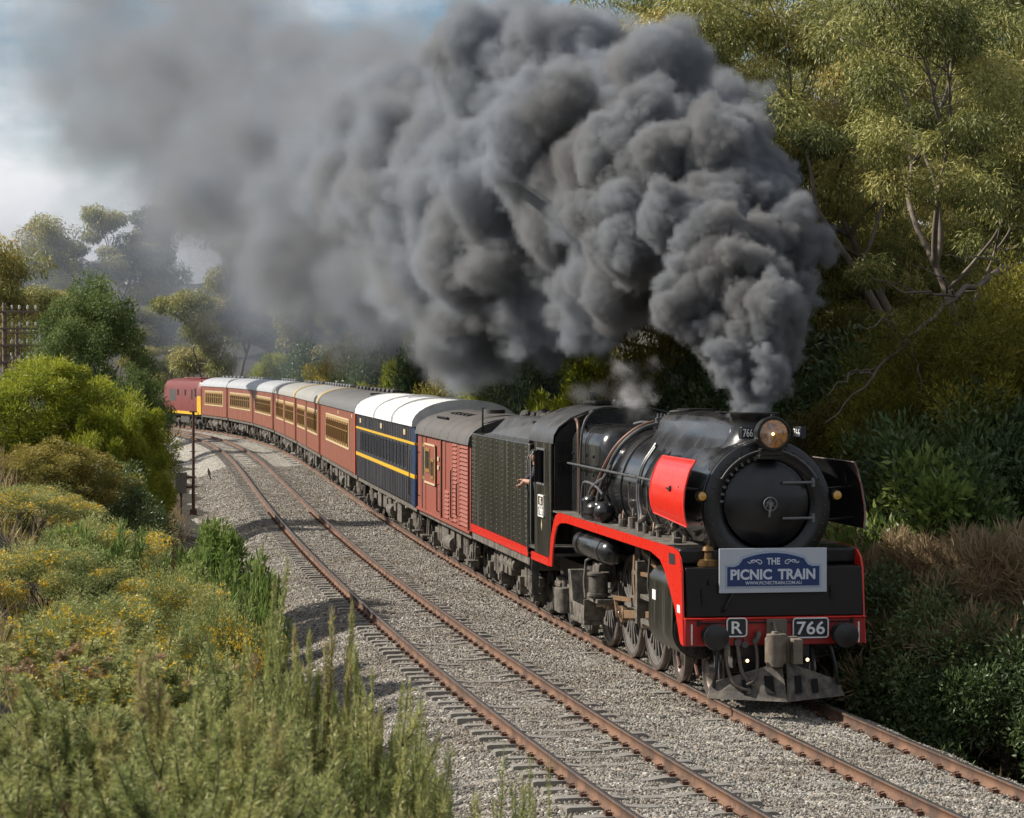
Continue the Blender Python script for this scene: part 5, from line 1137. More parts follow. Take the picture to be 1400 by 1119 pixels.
def unit(a): return a / np.maximum(np.linalg.norm(a, axis=-1, keepdims=True), 1e-9)
def leaf_arrays(rng, P, D, L, W):
    """one four-cornered leaf per row of P, pointing along D"""
    n = len(P); D = unit(D); r = unit(rng.normal(size=(n, 3))); S = unit(np.cross(D, r)); L = np.asarray(L).reshape(-1, 1); W = np.asarray(W).reshape(-1, 1)
    nr = np.cross(D, S); bend = nr * L * rng.uniform(-.12, .12, (n, 1))
    V = np.stack([P, P + D * L * .45 + S * W * .5 + bend, P + D * L, P + D * L * .45 - S * W * .5 + bend], 1).reshape(-1, 3)
    return V, np.arange(n * 4).reshape(n, 4)
def leaf_mesh(name, rng, P, D, L, W, m, tint):
    V, Fq = leaf_arrays(rng, P, D, L, W); return arr_mesh(name, V, Fq, m, face_attr={'tint': np.clip(tint, 0, 1)})
def limbs_mesh(name, limbs, m, n=6):
    """limbs: (points (k,3), radii (k,)) joined into one trunk mesh"""
    Vs = []; Fs = []; base = 0; an = np.arange(n) * 2 * PI / n
    for pts, rad in limbs:
        pts = np.asarray(pts, float); k = len(pts); d = unit(np.gradient(pts, axis=0)); up = np.array([.31, .77, .2]) if abs(d[0] @ np.array([.36, .9, .23])) < .9 else np.array([1., 0, 0])
        u = unit(np.cross(d, up)); w = np.cross(d, u); rad = np.asarray(rad).reshape(-1, 1, 1)
        ring = pts[:, None, :] + (u[:, None, :] * np.cos(an)[None, :, None] + w[:, None, :] * np.sin(an)[None, :, None]) * rad
        Vs.append(ring.reshape(-1, 3)); i = np.arange(k - 1)[:, None] * n + np.arange(n)[None]; j = np.arange(k - 1)[:, None] * n + (np.arange(n)[None] + 1) % n
        Fs.append((np.stack([i, j, j + n, i + n], -1).reshape(-1, 4)) + base); base += k * n
    return arr_mesh(name, np.concatenate(Vs), np.concatenate(Fs), m, smooth=True)
def grow(rng, limbs, tips, p, d, L, r, lev, mx, split, spread, up, wob, side=.5, shrink=(.6, .85)):
    n = 6; pts = [p]; dd = d
    for i in range(n):
        dd = unit(dd + rng.normal(size=3) * wob + np.array([0, 0, up])); p = p + dd * L / n; pts.append(p)
        if lev > 0 and i in (2, 4) and rng.random() < side and lev < mx:
            nd = unit(dd + rng.normal(size=3) * spread * 1.3); grow(rng, limbs, tips, p, nd, L * .6, r * .4, lev + 1, mx, split, spread, up, wob, side, shrink)
    limbs.append((pts, np.linspace(r, r * .55, n + 1)))
    if lev >= mx: tips.append((p, dd)); return
    for j in range(rng.integers(split[0], split[1] + 1)):
        nd = unit(dd + rng.normal(size=3) * spread); grow(rng, limbs, tips, p, nd, L * rng.uniform(*shrink), r * .58, lev + 1, mx, split, spread, up, wob, side, shrink)
def clusters(rng, C_, R_, per, flat, droop, out, L, W, shell=.45):
    """leaves in domed clumps"""
    N = len(C_); idx = np.repeat(np.arange(N), per); o = unit(rng.normal(size=(len(idx), 3))); q = shell + (1 - shell) * rng.random((len(idx), 1)); 
    off = o * q * R_[idx][:, None]; off[:, 2] *= flat
    P = C_[idx] + off; D = o * out + np.array([0, 0, -droop]) + rng.normal(size=off.shape) * .5
    ln = L * rng.uniform(.65, 1.25, len(idx)); ct = rng.random(N)[idx]
    return P, D, ln, W * rng.uniform(.75, 1.25, len(idx)), ct, off[:, 2] / R_[idx]
def eucalypt(seed, h, nclump_leaves, leaf=.17, lw=.032, trunk_d=(0, 0, 1), mx=4, spread=.55, split=(2, 3), fork=.25, m='leaf_euc', rc=(.48, .88)):
    rng = np.random.default_rng(seed); limbs = []; tips = []
    grow(rng, limbs, tips, np.array([0., 0, -.4]), unit(np.array(trunk_d, float)), h * fork, h * .0145, 0, mx, split, spread, .04, .10, .65, (.62, .86))
    T = np.array([t[0] for t in tips]); s = h / (T[:, 2].max() + .5)
    limbs = [(np.array(p) * s, r) for p, r in limbs]; T = T * s
    # extra clumps between the tips
    ex = T[rng.integers(len(T), size=len(T) // 4)] + rng.normal(size=(len(T) // 4, 3)) * np.array([.9, .9, .6]); T = np.concatenate([T, ex])
    R_ = rng.uniform(*rc, len(T))
    P, D, L, W, ct, zz = clusters(rng, T, R_, max(12, nclump_leaves // len(T)), .72, .9, .55, leaf, lw)
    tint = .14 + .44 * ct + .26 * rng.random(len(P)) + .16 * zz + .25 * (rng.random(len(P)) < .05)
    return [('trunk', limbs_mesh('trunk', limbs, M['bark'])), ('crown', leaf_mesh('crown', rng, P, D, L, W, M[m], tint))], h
def bush(seed, h, rad, n, leaf, lw, m, stems=9, up=.6, rc=(.18, .34), lump=60, bark='barkdark', droop=-.3, out=.8, flower=0, base=.08, tint0=.15):
    """many-stemmed shrub: stems, leaf clumps over an uneven dome, sprays breaking the outline"""
    rng = np.random.default_rng(seed); limbs = []; tips = []
    for i in range(stems):
        a = rng.uniform(0, 2 * PI); d = unit(np.array([math.cos(a) * rad / h, math.sin(a) * rad / h, 1.1])); grow(rng, limbs, tips, np.array([d[0] * .1, d[1] * .1, -.15]), d, h * .33, h * .011, 0, 2, (2, 2), .35, .05, .12, .4)
    th = rng.uniform(0, 2 * PI, lump); q = rng.random(lump) ** .5; z = base + (1 - base) * rng.random(lump) ** .8
    wid = np.sqrt(np.clip(1 - ((z - .42) / .62) ** 2, .05, 1)); C_ = np.stack([np.cos(th) * q * rad * wid, np.sin(th) * q * rad * wid, z * h * (1 - .12 * q)], -1)
    C_ *= 1 + rng.normal(size=(lump, 1)) * .06
    R_ = rng.uniform(rc[0], rc[1], lump) * min(rad, h) * 1.15
    P, D, L, W, ct, zz = clusters(rng, C_, R_, n // lump, .95, droop, out, leaf, lw, .3)
    k = P[:, 2] > -.1; P, D, L, W, ct, zz = P[k], D[k], L[k], W[k], ct[k], zz[k]
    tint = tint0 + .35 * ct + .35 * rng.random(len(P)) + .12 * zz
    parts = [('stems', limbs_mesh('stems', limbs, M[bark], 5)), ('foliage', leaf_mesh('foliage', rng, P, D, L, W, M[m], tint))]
    if flower:
        i = rng.integers(len(P), size=flower * 3); k = (zz[i] > -.2) & (ct[i] > .62); i = i[k]; Q = P[i] + rng.normal(size=(len(i), 3)) * .03
        Q = np.repeat(Q, 4, 0) + rng.normal(size=(len(i) * 4, 3)) * .022
        parts.append(('flowers', leaf_mesh('flowers', rng, Q, rng.normal(size=Q.shape), .042 * rng.uniform(.7, 1.3, len(Q)), .03 * np.ones(len(Q)), M['flower'], rng.random(len(Q)))))
    return parts, h
def gorse(seed, h, rad, nsp, per, needle=.03, nw=.0045, flower=0, dry=.05):
    """spiny gorse: upright spires set all round with needles"""
    rng = np.random.default_rng(seed); limbs = []; Ps = []; Ds = []; Ts = []; fl = []
    for i in range(nsp):
        a = rng.uniform(0, 2 * PI); q = rng.random() ** .55; d = unit(np.array([math.cos(a) * q * .55, math.sin(a) * q * .55, 1.])); hh = h * rng.uniform(.62, 1.0) * (1 - .35 * q)
        p0 = np.array([math.cos(a) * q * rad * .55, math.sin(a) * q * rad * .55, -.08]); pts = [p0]; p = p0; dd = d
        for k in range(7): dd = unit(dd + rng.normal(size=3) * .10 + np.array([0, 0, .06])); p = p + dd * hh / 7; pts.append(p)
        pts = np.array(pts); limbs.append((pts, np.linspace(.009, .003, 8))); ci = rng.random(); isdry = rng.random() < dry
        segs = [(pts, 1.0)]
        for k in range(rng.integers(6, 10)):
            f = rng.uniform(.25, .92); b0 = pts[int(f * 7)]; sd = unit(dd * .8 + rng.normal(size=3) * .55 + np.array([0, 0, .2])); ln = hh * rng.uniform(.12, .30)
            sp = np.array([b0, b0 + sd * ln * .5, b0 + unit(sd + np.array([0, 0, .25])) * ln]); limbs.append((sp, [.004, .003, .002])); segs.append((sp, .35))
        for sp, wt in segs:
            m = int(per * wt); f = rng.random(m) * (len(sp) - 1); f = np.where(wt == 1., (len(sp) - 1) * (.25 + .75 * rng.random(m)), f); i0 = np.minimum(f.astype(int), len(sp) - 2); w = (f - i0)[:, None]
            c = sp[i0] * (1 - w) + sp[i0 + 1] * w; ax = unit(sp[i0 + 1] - sp[i0]); rd = unit(rng.normal(size=(m, 3))); D = rd + ax * .55
            Ps.append(c + rd * .006); Ds.append(D); Ts.append(np.where(isdry, .80, (.24 if nsp < 20 else .12) + .36 * ci) + .34 * rng.random(m) + .12 * (f / (len(sp) - 1)))  # sparse tall spires start lighter, sunlight painted into their tint
            if flower and rng.random() < .5: j = rng.integers(m, size=max(1, flower // nsp)); fl.append(c[j] + rd[j] * .025)
    P = np.concatenate(Ps); D = np.concatenate(Ds); T = np.concatenate(Ts); n = len(P)
    parts = [('stems', limbs_mesh('stems', limbs, M['greenstem'], 4)), ('needles', leaf_mesh('needles', rng, P, D, needle * rng.uniform(.6, 1.3, n), nw * np.ones(n), M['leaf_gorse'], T))]
    if fl:
        Q = np.repeat(np.concatenate(fl), 4, 0); Q = Q + rng.normal(size=Q.shape) * .008
        parts.append(('flowers', leaf_mesh('flowers', rng, Q, rng.normal(size=Q.shape), .02 * rng.uniform(.7, 1.3, len(Q)), .014 * np.ones(len(Q)), M['flower'], rng.random(len(Q)))))
    return parts, h
def lance(seed, h, rad, nst, per):
    """upright stems with long lance-shaped leaves"""
    rng = np.random.default_rng(seed); limbs = []; Ps = []; Ds = []; Ts = []
    for i in range(nst):
        a = rng.uniform(0, 2 * PI); q = rng.random() ** .5; d = unit(np.array([math.cos(a) * q * .5, math.sin(a) * q * .5, 1.])); p0 = np.array([math.cos(a) * q * rad * .6, math.sin(a) * q * rad * .6, -.1]); hh = h * rng.uniform(.6, 1.)
        pts = np.array([p0 + d * hh * t + np.array([0, 0, .0]) for t in np.linspace(0, 1, 5)]); limbs.append((pts, np.linspace(.012, .005, 5)))
        f = .15 + .85 * rng.random(per); c = p0 + d * (hh * f)[:, None]; rd = rng.normal(size=(per, 3)); Ps.append(c); Ds.append(unit(rd) * .75 + d * .75); Ts.append(.15 + .3 * rng.random() + .4 * rng.random(per))
    P = np.concatenate(Ps); n = len(P)
    return [('stems', limbs_mesh('stems', limbs, M['barkdark'], 4)), ('foliage', leaf_mesh('foliage', rng, P, np.concatenate(Ds), .19 * rng.uniform(.6, 1.2, n), .036 * np.ones(n), M['leaf_fresh'], np.concatenate(Ts)))], h
def pine(seed, h):
    rng = np.random.default_rng(seed); limbs = [(np.array([[0, 0, -.3], [.1, 0, h * .5], [0, .1, h]]), np.array([.22, .14, .04]))]; Cs = []
    for z in np.arange(h * .25, h * .98, .55):
        for k in range(5):
            a = rng.uniform(0, 2 * PI); ln = (1 - z / h) * h * .26 + .6; e = np.array([math.cos(a) * ln, math.sin(a) * ln, z + ln * .25]); b = np.array([0, 0, z]); limbs.append((np.array([b, (b + e) / 2 - np.array([0, 0, .1]), e]), np.array([.06, .04, .015])))
            for f in np.linspace(.35, 1.05, 5): Cs.append(b + (e - b) * f + rng.normal(size=3) * .15)
    Cs = np.array(Cs); P, D, L, W, ct, zz = clusters(rng, Cs, rng.uniform(.3, .55, len(Cs)), 46, .7, -.5, .9, .22, .03)
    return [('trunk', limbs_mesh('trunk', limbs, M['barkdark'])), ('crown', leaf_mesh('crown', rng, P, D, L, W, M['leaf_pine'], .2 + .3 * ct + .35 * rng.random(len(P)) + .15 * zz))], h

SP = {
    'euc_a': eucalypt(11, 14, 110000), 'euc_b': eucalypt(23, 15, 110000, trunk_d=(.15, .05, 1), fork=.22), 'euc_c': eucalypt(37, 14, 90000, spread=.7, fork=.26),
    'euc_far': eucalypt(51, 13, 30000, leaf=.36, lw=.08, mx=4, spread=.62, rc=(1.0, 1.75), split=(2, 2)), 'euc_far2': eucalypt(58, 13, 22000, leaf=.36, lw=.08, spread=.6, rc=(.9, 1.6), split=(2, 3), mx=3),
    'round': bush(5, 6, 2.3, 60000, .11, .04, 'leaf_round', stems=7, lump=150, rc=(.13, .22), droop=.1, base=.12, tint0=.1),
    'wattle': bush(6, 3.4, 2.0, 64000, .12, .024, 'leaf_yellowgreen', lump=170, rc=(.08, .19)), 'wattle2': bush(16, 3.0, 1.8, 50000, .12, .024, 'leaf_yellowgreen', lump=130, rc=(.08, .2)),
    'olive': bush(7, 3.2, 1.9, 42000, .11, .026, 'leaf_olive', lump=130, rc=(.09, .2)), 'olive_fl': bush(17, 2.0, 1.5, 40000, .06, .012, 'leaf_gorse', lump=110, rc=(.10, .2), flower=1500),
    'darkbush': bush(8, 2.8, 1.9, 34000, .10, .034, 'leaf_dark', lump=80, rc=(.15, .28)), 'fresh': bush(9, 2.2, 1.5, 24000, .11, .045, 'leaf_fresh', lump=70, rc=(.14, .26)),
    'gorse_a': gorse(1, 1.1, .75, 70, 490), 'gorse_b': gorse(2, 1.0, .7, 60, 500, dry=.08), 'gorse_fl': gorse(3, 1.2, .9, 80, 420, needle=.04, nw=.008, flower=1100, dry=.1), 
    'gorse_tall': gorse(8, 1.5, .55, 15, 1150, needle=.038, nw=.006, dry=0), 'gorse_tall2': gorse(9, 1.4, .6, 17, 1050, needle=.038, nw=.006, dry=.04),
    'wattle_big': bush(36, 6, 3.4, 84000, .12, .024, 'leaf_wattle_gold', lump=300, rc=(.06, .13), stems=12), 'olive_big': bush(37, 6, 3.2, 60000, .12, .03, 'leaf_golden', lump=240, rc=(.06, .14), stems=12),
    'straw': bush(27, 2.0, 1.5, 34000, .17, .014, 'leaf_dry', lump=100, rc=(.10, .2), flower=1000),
    'lance': lance(4, 1.5, .9, 46, 60), 'pine': pine(5, 15),
}
def true_top(kind):
    parts, h = SP[kind]; me = parts[1][1]; c = np.empty(len(me.vertices) * 3, np.float32); me.vertices.foreach_get('co', c); return parts, float(np.quantile(c[2::3], .9995))
for _k in list(SP):
    if _k.split('_')[0] in ('gorse', 'lance'): SP[_k] = true_top(_k)
def plant(kind, name, label, cat, u, D, vtop=None, rz=0., sxy=None, sc_=None, group=None, zb=None, x=None, y=None):
    """stand a plant at ground level where picture column u meets distance D; vtop is the picture row its top reaches"""
    if x is None: x = (u - 700) * D / 3600; y = D
    parts, h = SP[kind]; z = gz(x, y) - .05 if zb is None else zb
    s = sc_ if vtop is None else max(.2, (CAM_H - (vtop - 497.74) * D / 3600 - z) / h)
    if sxy and group == 'bushes on the right bank': sxy = max(sxy, s / 1.12)
    o = empty(name, label, cat, (x, y, z), rz, group); o.scale = (sxy if sxy else s, sxy if sxy else s, s)
    for pn, me in parts: link(pn, me, o)
    return o
G1 = 'gum trees on the right bank'
for a in (
    ('euc_a', 'big gum tree with pale bare limbs nearest above the far smoke deflector', 1285, 60, -120, .4, 1.12),
    ('euc_b', 'gum tree at the edge of the frame with branches over the yellow bushes', 1440, 54, -60, 2.2, 1.0),
    ('euc_c', 'gum tree standing just right of the smoke column', 1130, 70, -30, 4.0, 1.0),
    ('euc_a', 'tall gum tree behind the smoke bend, left of the others on the right bank', 1015, 84, -40, 1.9, 1.05),
    ('euc_b', 'tall gum tree rising behind the big pale limbed gum', 1225, 88, -140, 5.0, 1.25),
    ('euc_c', 'tall gum tree at the back of the right edge', 1395, 78, -150, 3.1, 1.25),
    ('euc_a', 'gum tree low behind the headlight between smoke and bushes', 1175, 76, 190, 5.4, .8),
    ('euc_b', 'gum tree filling the gap above the dead branch', 1350, 66, 130, .9, .85),
    ('euc_c', 'young leafy gum tree low in front of the big pale limbed gum', 1240, 62, 235, 2.8, .75),
): plant(a[0], 'gum_tree', a[1], 'tree', a[2], a[3], a[4], a[5], a[6], group=G1)
plant('pine', 'pine_tree', 'bright green pine beside the patch of blue sky above the smoke', 'tree', 905, 100, 0, .3, 1.1)
# shrubs on the right bank
for k, nm, lb, u, D, vt, rz, sx in (
    ('wattle_big', 'wattle_bush', 'tall yellow wattle at the right edge below the gums', 1395, 50, 375, .2, .95),
    ('wattle_big', 'wattle_bush', 'yellow green wattle under the dead branch', 1320, 52, 440, 1.2, .85),
    ('wattle_big', 'wattle_bush', 'dim yellow green wattle behind the far deflector', 1235, 55, 520, 2.5, .75),
    ('olive_big', 'olive_bush', 'brownish olive bush between the headlight and the wattles', 1165, 54, 545, .6, .8),
    ('darkbush', 'dark_bush', 'dark bush right of the headlight below the gum tree', 1120, 60, 470, .1, 1.1),
    ('darkbush', 'dark_bush', 'large dark bush in the middle of the right bank', 1300, 49, 560, 1.9, .85),
    ('darkbush', 'dark_bush', 'dark bush at the right edge below the tall wattle', 1410, 47, 580, 4.1, .85),
    ('fresh', 'leafy_shrub', 'larger green leafy shrub right of the far deflector', 1290, 46.5, 668, .4, .72),
    ('fresh', 'leafy_shrub', 'smaller green leafy shrub beside the far deflector edge', 1235, 47.5, 690, 2.2, .55),
    ('straw', 'gorse_bush', 'orange flowered gorse just right of the headboard', 1175, 48, 690, 1.5, .8),
    ('straw', 'gorse_bush', 'orange flowered gorse below the green leafy shrub', 1235, 45, 745, 4.5, .8),
    ('straw', 'gorse_bush', 'orange flowered gorse at the right edge of the lower bank', 1385, 43, 740, 3.0, .9),
    ('straw', 'straw_bush', 'straw coloured bush on the lower right bank', 1315, 44, 745, 2.4, .62),
    ('darkbush', 'dark_bush', 'black shaded bush beside the far buffer', 1225, 43.5, 790, .9, .55),
    ('darkbush', 'dark_bush', 'black shaded bush low on the bank at the right edge', 1390, 41, 845, 2.9, .6),
    ('darkbush', 'dark_bush', 'black shaded bush between the two low ones on the right bank', 1310, 42, 815, 5.1, .6),
    ('darkbush', 'dark_bush', 'dark bush seen between the pale trunks behind the smoke column', 1185, 86, 385, 1.0, 1.6),
    ('darkbush', 'dark_bush', 'dark bush behind the dead branch tip', 1130, 78, 410, 3.0, 1.4),
    ('olive', 'olive_bush', 'olive bush at the foot of the big pale limbed gum', 1260, 72, 400, .7, 1.5),
): plant(k, nm, lb, 'bush', u, D, vt, rz, sx, group='bushes on the right bank')
# row of bushes behind the train and under the smoke
for i, (k, u, D, vt, lb) in enumerate((
    ('darkbush', 985, 62, 500, 'dark bush behind the dome casing'), ('olive', 905, 66, 468, 'olive bush behind the steam wisps'), ('wattle', 835, 70, 478, 'yellow green bush behind the cab roof'),
    ('darkbush', 770, 76, 470, 'dark bush behind the tender'), ('wattle2', 705, 84, 488, 'yellow green bush behind the louvred van'), ('olive', 650, 92, 472, 'olive bush behind the white roof end'),
    ('darkbush', 600, 104, 470, 'dark bush behind the white ribbed roof'), ('wattle', 560, 116, 490, 'pale green bush behind the dark grey roof'), ('darkbush', 520, 130, 468, 'dark bush behind the second red carriage'),
    ('olive', 470, 146, 478, 'olive bush behind the yellow roof bands'), ('darkbush', 425, 168, 480, 'dark bush behind the silver roofs'), ('wattle2', 375, 200, 490, 'green bush behind the rearmost carriages'))):
    plant(k, 'bush', lb, 'bush', u + 6, D + 6, vt, i * 1.3, 1.25 + D / 500, group='bushes behind the train')
# trees at the far end of the line
for k, u, D, vt, sx, lb in (
    ('euc_far', 330, 240, 282, 1.15, 'open branched gum tree behind the diesel locomotive, its top in smoke'), ('euc_far2', 275, 232, 400, 1.0, 'low olive gum tree directly behind the diesel locomotive'),
    ('euc_far', 445, 222, 350, 1.0, 'gum tree fading into smoke above the silver roofs'), ('euc_far2', 520, 205, 420, .9, 'dim gum tree under the smoke above the second red carriage'), ('euc_far2', 390, 236, 420, 1.0, 'bushy gum tree between the two smoky gums'),
    ('euc_far', 12, 165, 325, .9, 'brown tinted gum tree behind the telegraph pole'), ('euc_far2', 60, 190, 395, .9, 'olive gum tree rising behind the round dark tree'),
    ('euc_far', 75, 330, 296, 1.5, 'dark gum tree on the skyline left of the smoke'), ('euc_far2', 180, 345, 282, 1.4, 'rounded gum tree on the skyline seen through smoke'), ('euc_far', 228, 352, 290, 1.2, 'smaller gum tree beside the rounded one on the skyline'), ('euc_far2', 130, 340, 330, 1.7, 'low gum tree between the skyline gums'),
    ('euc_far2', 300, 300, 400, 1.5, 'smoke veiled gum tree beyond the tail of the train'), ('euc_far2', 170, 260, 420, 1.4, 'smoke veiled gum tree beyond the round dark tree'), ('euc_far2', 225, 250, 470, 1.0, 'low scrubby gum tree left of the diesel locomotive'),
    ('euc_far', 600, 190, 380, 1.0, 'gum tree hidden in smoke above the white roof'), ('euc_far2', 690, 160, 380, .9, 'gum tree in smoke above the louvred van'), ('euc_far2', 790, 130, 400, .8, 'gum tree in shade under the smoke above the cab')):
    plant(k, 'gum_tree', lb, 'tree', u, D, vt, u * .7, sx, group='gum trees beyond the train')
# left bank
plant('round', 'round_tree', 'dense round dark green tree on the left bank behind the yellow green bushes', 'tree', 128, 92, 380, .3, .95)
plant('round', 'round_tree', 'lower dark green tree merging into the round tree beside the track', 'tree', 190, 88, 505, 2.0, .55)
for k, nm, lb, u, D, vt, rz, sx in (
    ('wattle', 'wattle_bush', 'broad yellow green bush at the left edge', 45, 58, 486, .4, 1.05), ('wattle2', 'wattle_bush', 'yellow green bush in front of the round dark tree', 135, 61, 535, 2.4, 1.0),
    ('wattle', 'wattle_bush', 'yellow green bush closest to the signal post', 150, 57, 552, 4.2, .68), ('wattle2', 'wattle_bush', 'low yellow green bush beside the ballast below the signal post', 150, 54, 640, 5.2, .55),
    ('olive', 'olive_bush', 'brownish bush in front of the broad yellow green bush', 70, 48, 610, 1.2, .75), ('darkbush', 'dark_bush', 'dark shaded bush under the yellow green bushes', 132, 50, 640, 3.3, .7),
    ('olive_fl', 'gorse_bush', 'gorse with orange flowers at the left edge below the brownish bush', 35, 40, 665, .3, .9), ('olive_fl', 'gorse_bush', 'gorse with orange flowers left of the lance leaved plants', 130, 36, 712, 1.9, .8),
    ('olive_fl', 'gorse_bush', 'gorse with orange flowers above the tall foreground spires', 225, 32, 782, 2.9, .72), ('olive_fl', 'gorse_bush', 'gorse with dense orange flowers at the left edge midway down', 55, 29, 745, 4.4, .85),
    ('fresh', 'leafy_shrub', 'bright green leafy bush behind the lance leaved plants beside the ballast', 300, 46, 742, 1.1, .75), ('olive_fl', 'gorse_bush', 'low gorse with orange flowers nearest the ballast', 305, 30, 830, .9, .6), ('olive_fl', 'gorse_bush', 'low flowering gorse behind the dry grass', 130, 23, 820, 5.5, .75)):
    plant(k, nm, lb, 'bush', u, D, vt, rz, sx, group='bushes on the left bank')
for lb, u, D, vt, rz, sx in (('lance leaved green plant beside the ballast below the signal post', 310, 44, 740, .2, .7), ('lance leaved plant left of the other two', 250, 41, 738, 1.6, .85), ('lance leaved plant lowest and nearest the sleepers', 328, 40, 780, 3.0, .6), ('lance leaved plant among orange flowers', 135, 35, 708, 4.0, .6)):
    plant('lance', 'lance_leaved_plant', lb, 'plant', u, D, vt, rz, sx, group='lance leaved plants on the left bank')
for k, lb, u, D, vt, rz, sx in (
    ('gorse_a', 'spiny gorse at the lower left corner behind dry grass', 60, 11.5, 955, .2, 1.2), ('gorse_b', 'spiny gorse left of the tall spire', 190, 11, 945, 1.1, 1.2), ('gorse_a', 'spiny gorse with the tallest spire against the ballast', 345, 11.5, 885, 2.3, .95),
    ('gorse_a', 'spiny gorse in the middle of the foreground', 285, 9.3, 985, 3.4, 1.1), ('gorse_b', 'spiny gorse with brown tips beside the ballast', 450, 11, 950, 4.4, 1.0), ('gorse_a', 'low spiny gorse at the bottom edge', 420, 8.8, 1030, 5.2, .95),
    ('gorse_b', 'spiny gorse at the bottom edge left of the low one', 190, 8.5, 1020, .7, 1.1), ('gorse_fl', 'gorse with yellow flowers at the left edge of the foreground', 20, 16, 865, 1.7, 1.3), ('gorse_fl', 'flowering gorse behind the tallest spire', 205, 17, 860, 2.9, 1.25), ('gorse_fl', 'flowering gorse left of the tallest spire', 110, 14.5, 895, 4.9, 1.2),
    ('gorse_b', 'rightmost large spiny gorse with leaning spires', 510, 12.5, 1000, 3.9, .75), ('gorse_a', 'small dense green gorse standing alone on the ballast slope', 552, 18, 965, .4, .62), ('gorse_b', 'small gorse peeping over the bottom edge by the sleepers', 665, 13, 1066, 1.4, .8), ('gorse_a', 'gorse tips at the bottom edge near the left rail', 735, 13.5, 1085, 2.4, .6),
    ('gorse_tall', 'tall slender gorse spires rising against the ballast, left of the sleeper ends', 352, 12, 782, .5, .5), ('gorse_tall2', 'tall gorse spires right of the tallest ones', 447, 11.8, 845, 1.5, .5), ('gorse_tall', 'leaning gorse spires at the right end of the foreground scrub', 502, 12.4, 935, 2.6, .42),
    ('gorse_tall', 'gorse spires standing against the ballast between two brown tipped ones', 400, 11.4, 890, 3.3, .45), ('gorse_tall', 'gorse spires low at the right end of the scrub', 578, 12.2, 1010, 4.7, .4),
    ('gorse_tall2', 'gorse spires in front of the flowering gorse', 255, 10.4, 905, 3.1, .65), ('gorse_tall', 'gorse spires at the left of the foreground', 120, 10, 935, 4.0, .8), ('gorse_tall2', 'gorse spires at the bottom edge in the middle of the foreground', 360, 9, 965, 5.0, .6),
    ('gorse_a', 'gorse filling the slope below the lance leaved plants', 330, 19, 905, 3.7, 1.1), ('gorse_b', 'gorse in the shade beside the ballast slope', 430, 20, 950, 5.6, .9)):
    plant(k, 'gorse_shrub', lb, 'bush', u, D, vt, rz, sx, group='spiny gorse in the foreground')
# dead branch leaning out of the trees on the right
rng = np.random.default_rng(77)
def at(u, v, d): return np.array([(u - 700) * d / 3600, d, CAM_H - (v - 497.74) * d / 3600])
A_ = at(1385, 365, 53); B_ = at(1305, 405, 51); C2 = at(1240, 465, 50); D_ = at(1195, 515, 49.3); E_ = at(1128, 578, 48.6)
def jag(p, k=5, j=.035):
    p = np.array(p); t = np.linspace(0, len(p) - 1, (len(p) - 1) * k + 1); q = np.stack([np.interp(t, np.arange(len(p)), p[:, i]) for i in range(3)], -1); q[1:-1] += rng.normal(size=q[1:-1].shape) * j; return q
lb_ = [(jag([A_, B_, C2, D_, E_]), np.linspace(.07, .010, 21))]
for a, b, c in ((B_, at(1235, 400, 50.5), at(1190, 378, 50)), (C2, at(1215, 440, 49.5), at(1170, 450, 49)), (C2, at(1205, 500, 49.6), at(1150, 515, 49)), (D_, at(1170, 505, 49), at(1130, 540, 48.5)), (B_, at(1290, 380, 50.5), at(1245, 360, 50)), (C2, at(1260, 520, 49.5), at(1262, 575, 49.4)), (A_, at(1340, 352, 52), at(1290, 350, 51))):
    lb_.append((jag([a, b, c]), np.linspace(.03, .007, 11)))
o = link('dead_branch', limbs_mesh('dead_branch', lb_, M['deadwood'])); tag(o, 'long dead grey branch leaning down from the gums right of the smoke', 'branch')
# ground cover
def cover(name, n, srange, orange, m, L, W, up, seed, tint=.2, zoff=0., clump=True):
    rng = np.random.default_rng(seed); k = n // 12 if clump else n
    s = rng.uniform(*srange, k); o = rng.uniform(*orange, k)
    if clump: s = np.repeat(s, 12) + rng.normal(size=k * 12) * .10; o = np.repeat(o, 12) + rng.normal(size=k * 12) * .10; ct = np.repeat(rng.random(k), 12)
    else: ct = rng.random(k)
    X, Y = trk(s, o); Z = ground_z(X, Y) - .03 + zoff; P = np.stack([X, Y, Z], -1); D = rng.normal(size=P.shape) * .5; D[:, 2] = np.abs(D[:, 2]) + up
    nn = len(P); ob = link(name, leaf_mesh(name, rng, P, D, L * rng.uniform(.5, 1.4, nn), W * rng.uniform(.7, 1.3, nn), M[m], tint + .4 * ct + .35 * rng.random(nn))); ob['kind'] = 'stuff'; return ob
cover('dry_grass', 9000, (-22, 6), (8.2, 16), 'leaf_dry', .30, .008, 1.0, 1)
cover('dry_grass', 16000, (6, 110), (7.6, 13), 'leaf_dry', .40, .014, .9, 2)
cover('undergrowth', 30000, (0, 110), (8.0, 18), 'leaf_olive', .22, .035, .5, 3)
cover('undergrowth', 30000, (-6, 28), (-8, -2.1), 'leaf_bracken', .26, .035, .6, 14, .02)
cover('undergrowth', 26000, (-6, 28), (-9, -2.6), 'leaf_bracken', .34, .04, .8, 15, .1)
cover('undergrowth', 40000, (-6, 75), (-14, -2.0), 'leaf_bracken', .28, .032, .5, 4, .1)
cover('undergrowth', 24000, (-6, 80), (-16, -3.2), 'leaf_dark', .20, .05, .5, 5, .15)
cover('undergrowth', 30000, (60, 240), (-40, -3), 'leaf_olive', .6, .12, .6, 6, .15)
cover('dry_stalks', 110, (0, 26), (-3.2, -1.75), 'leaf_dry', .7, .012, 1.6, 8, .4)
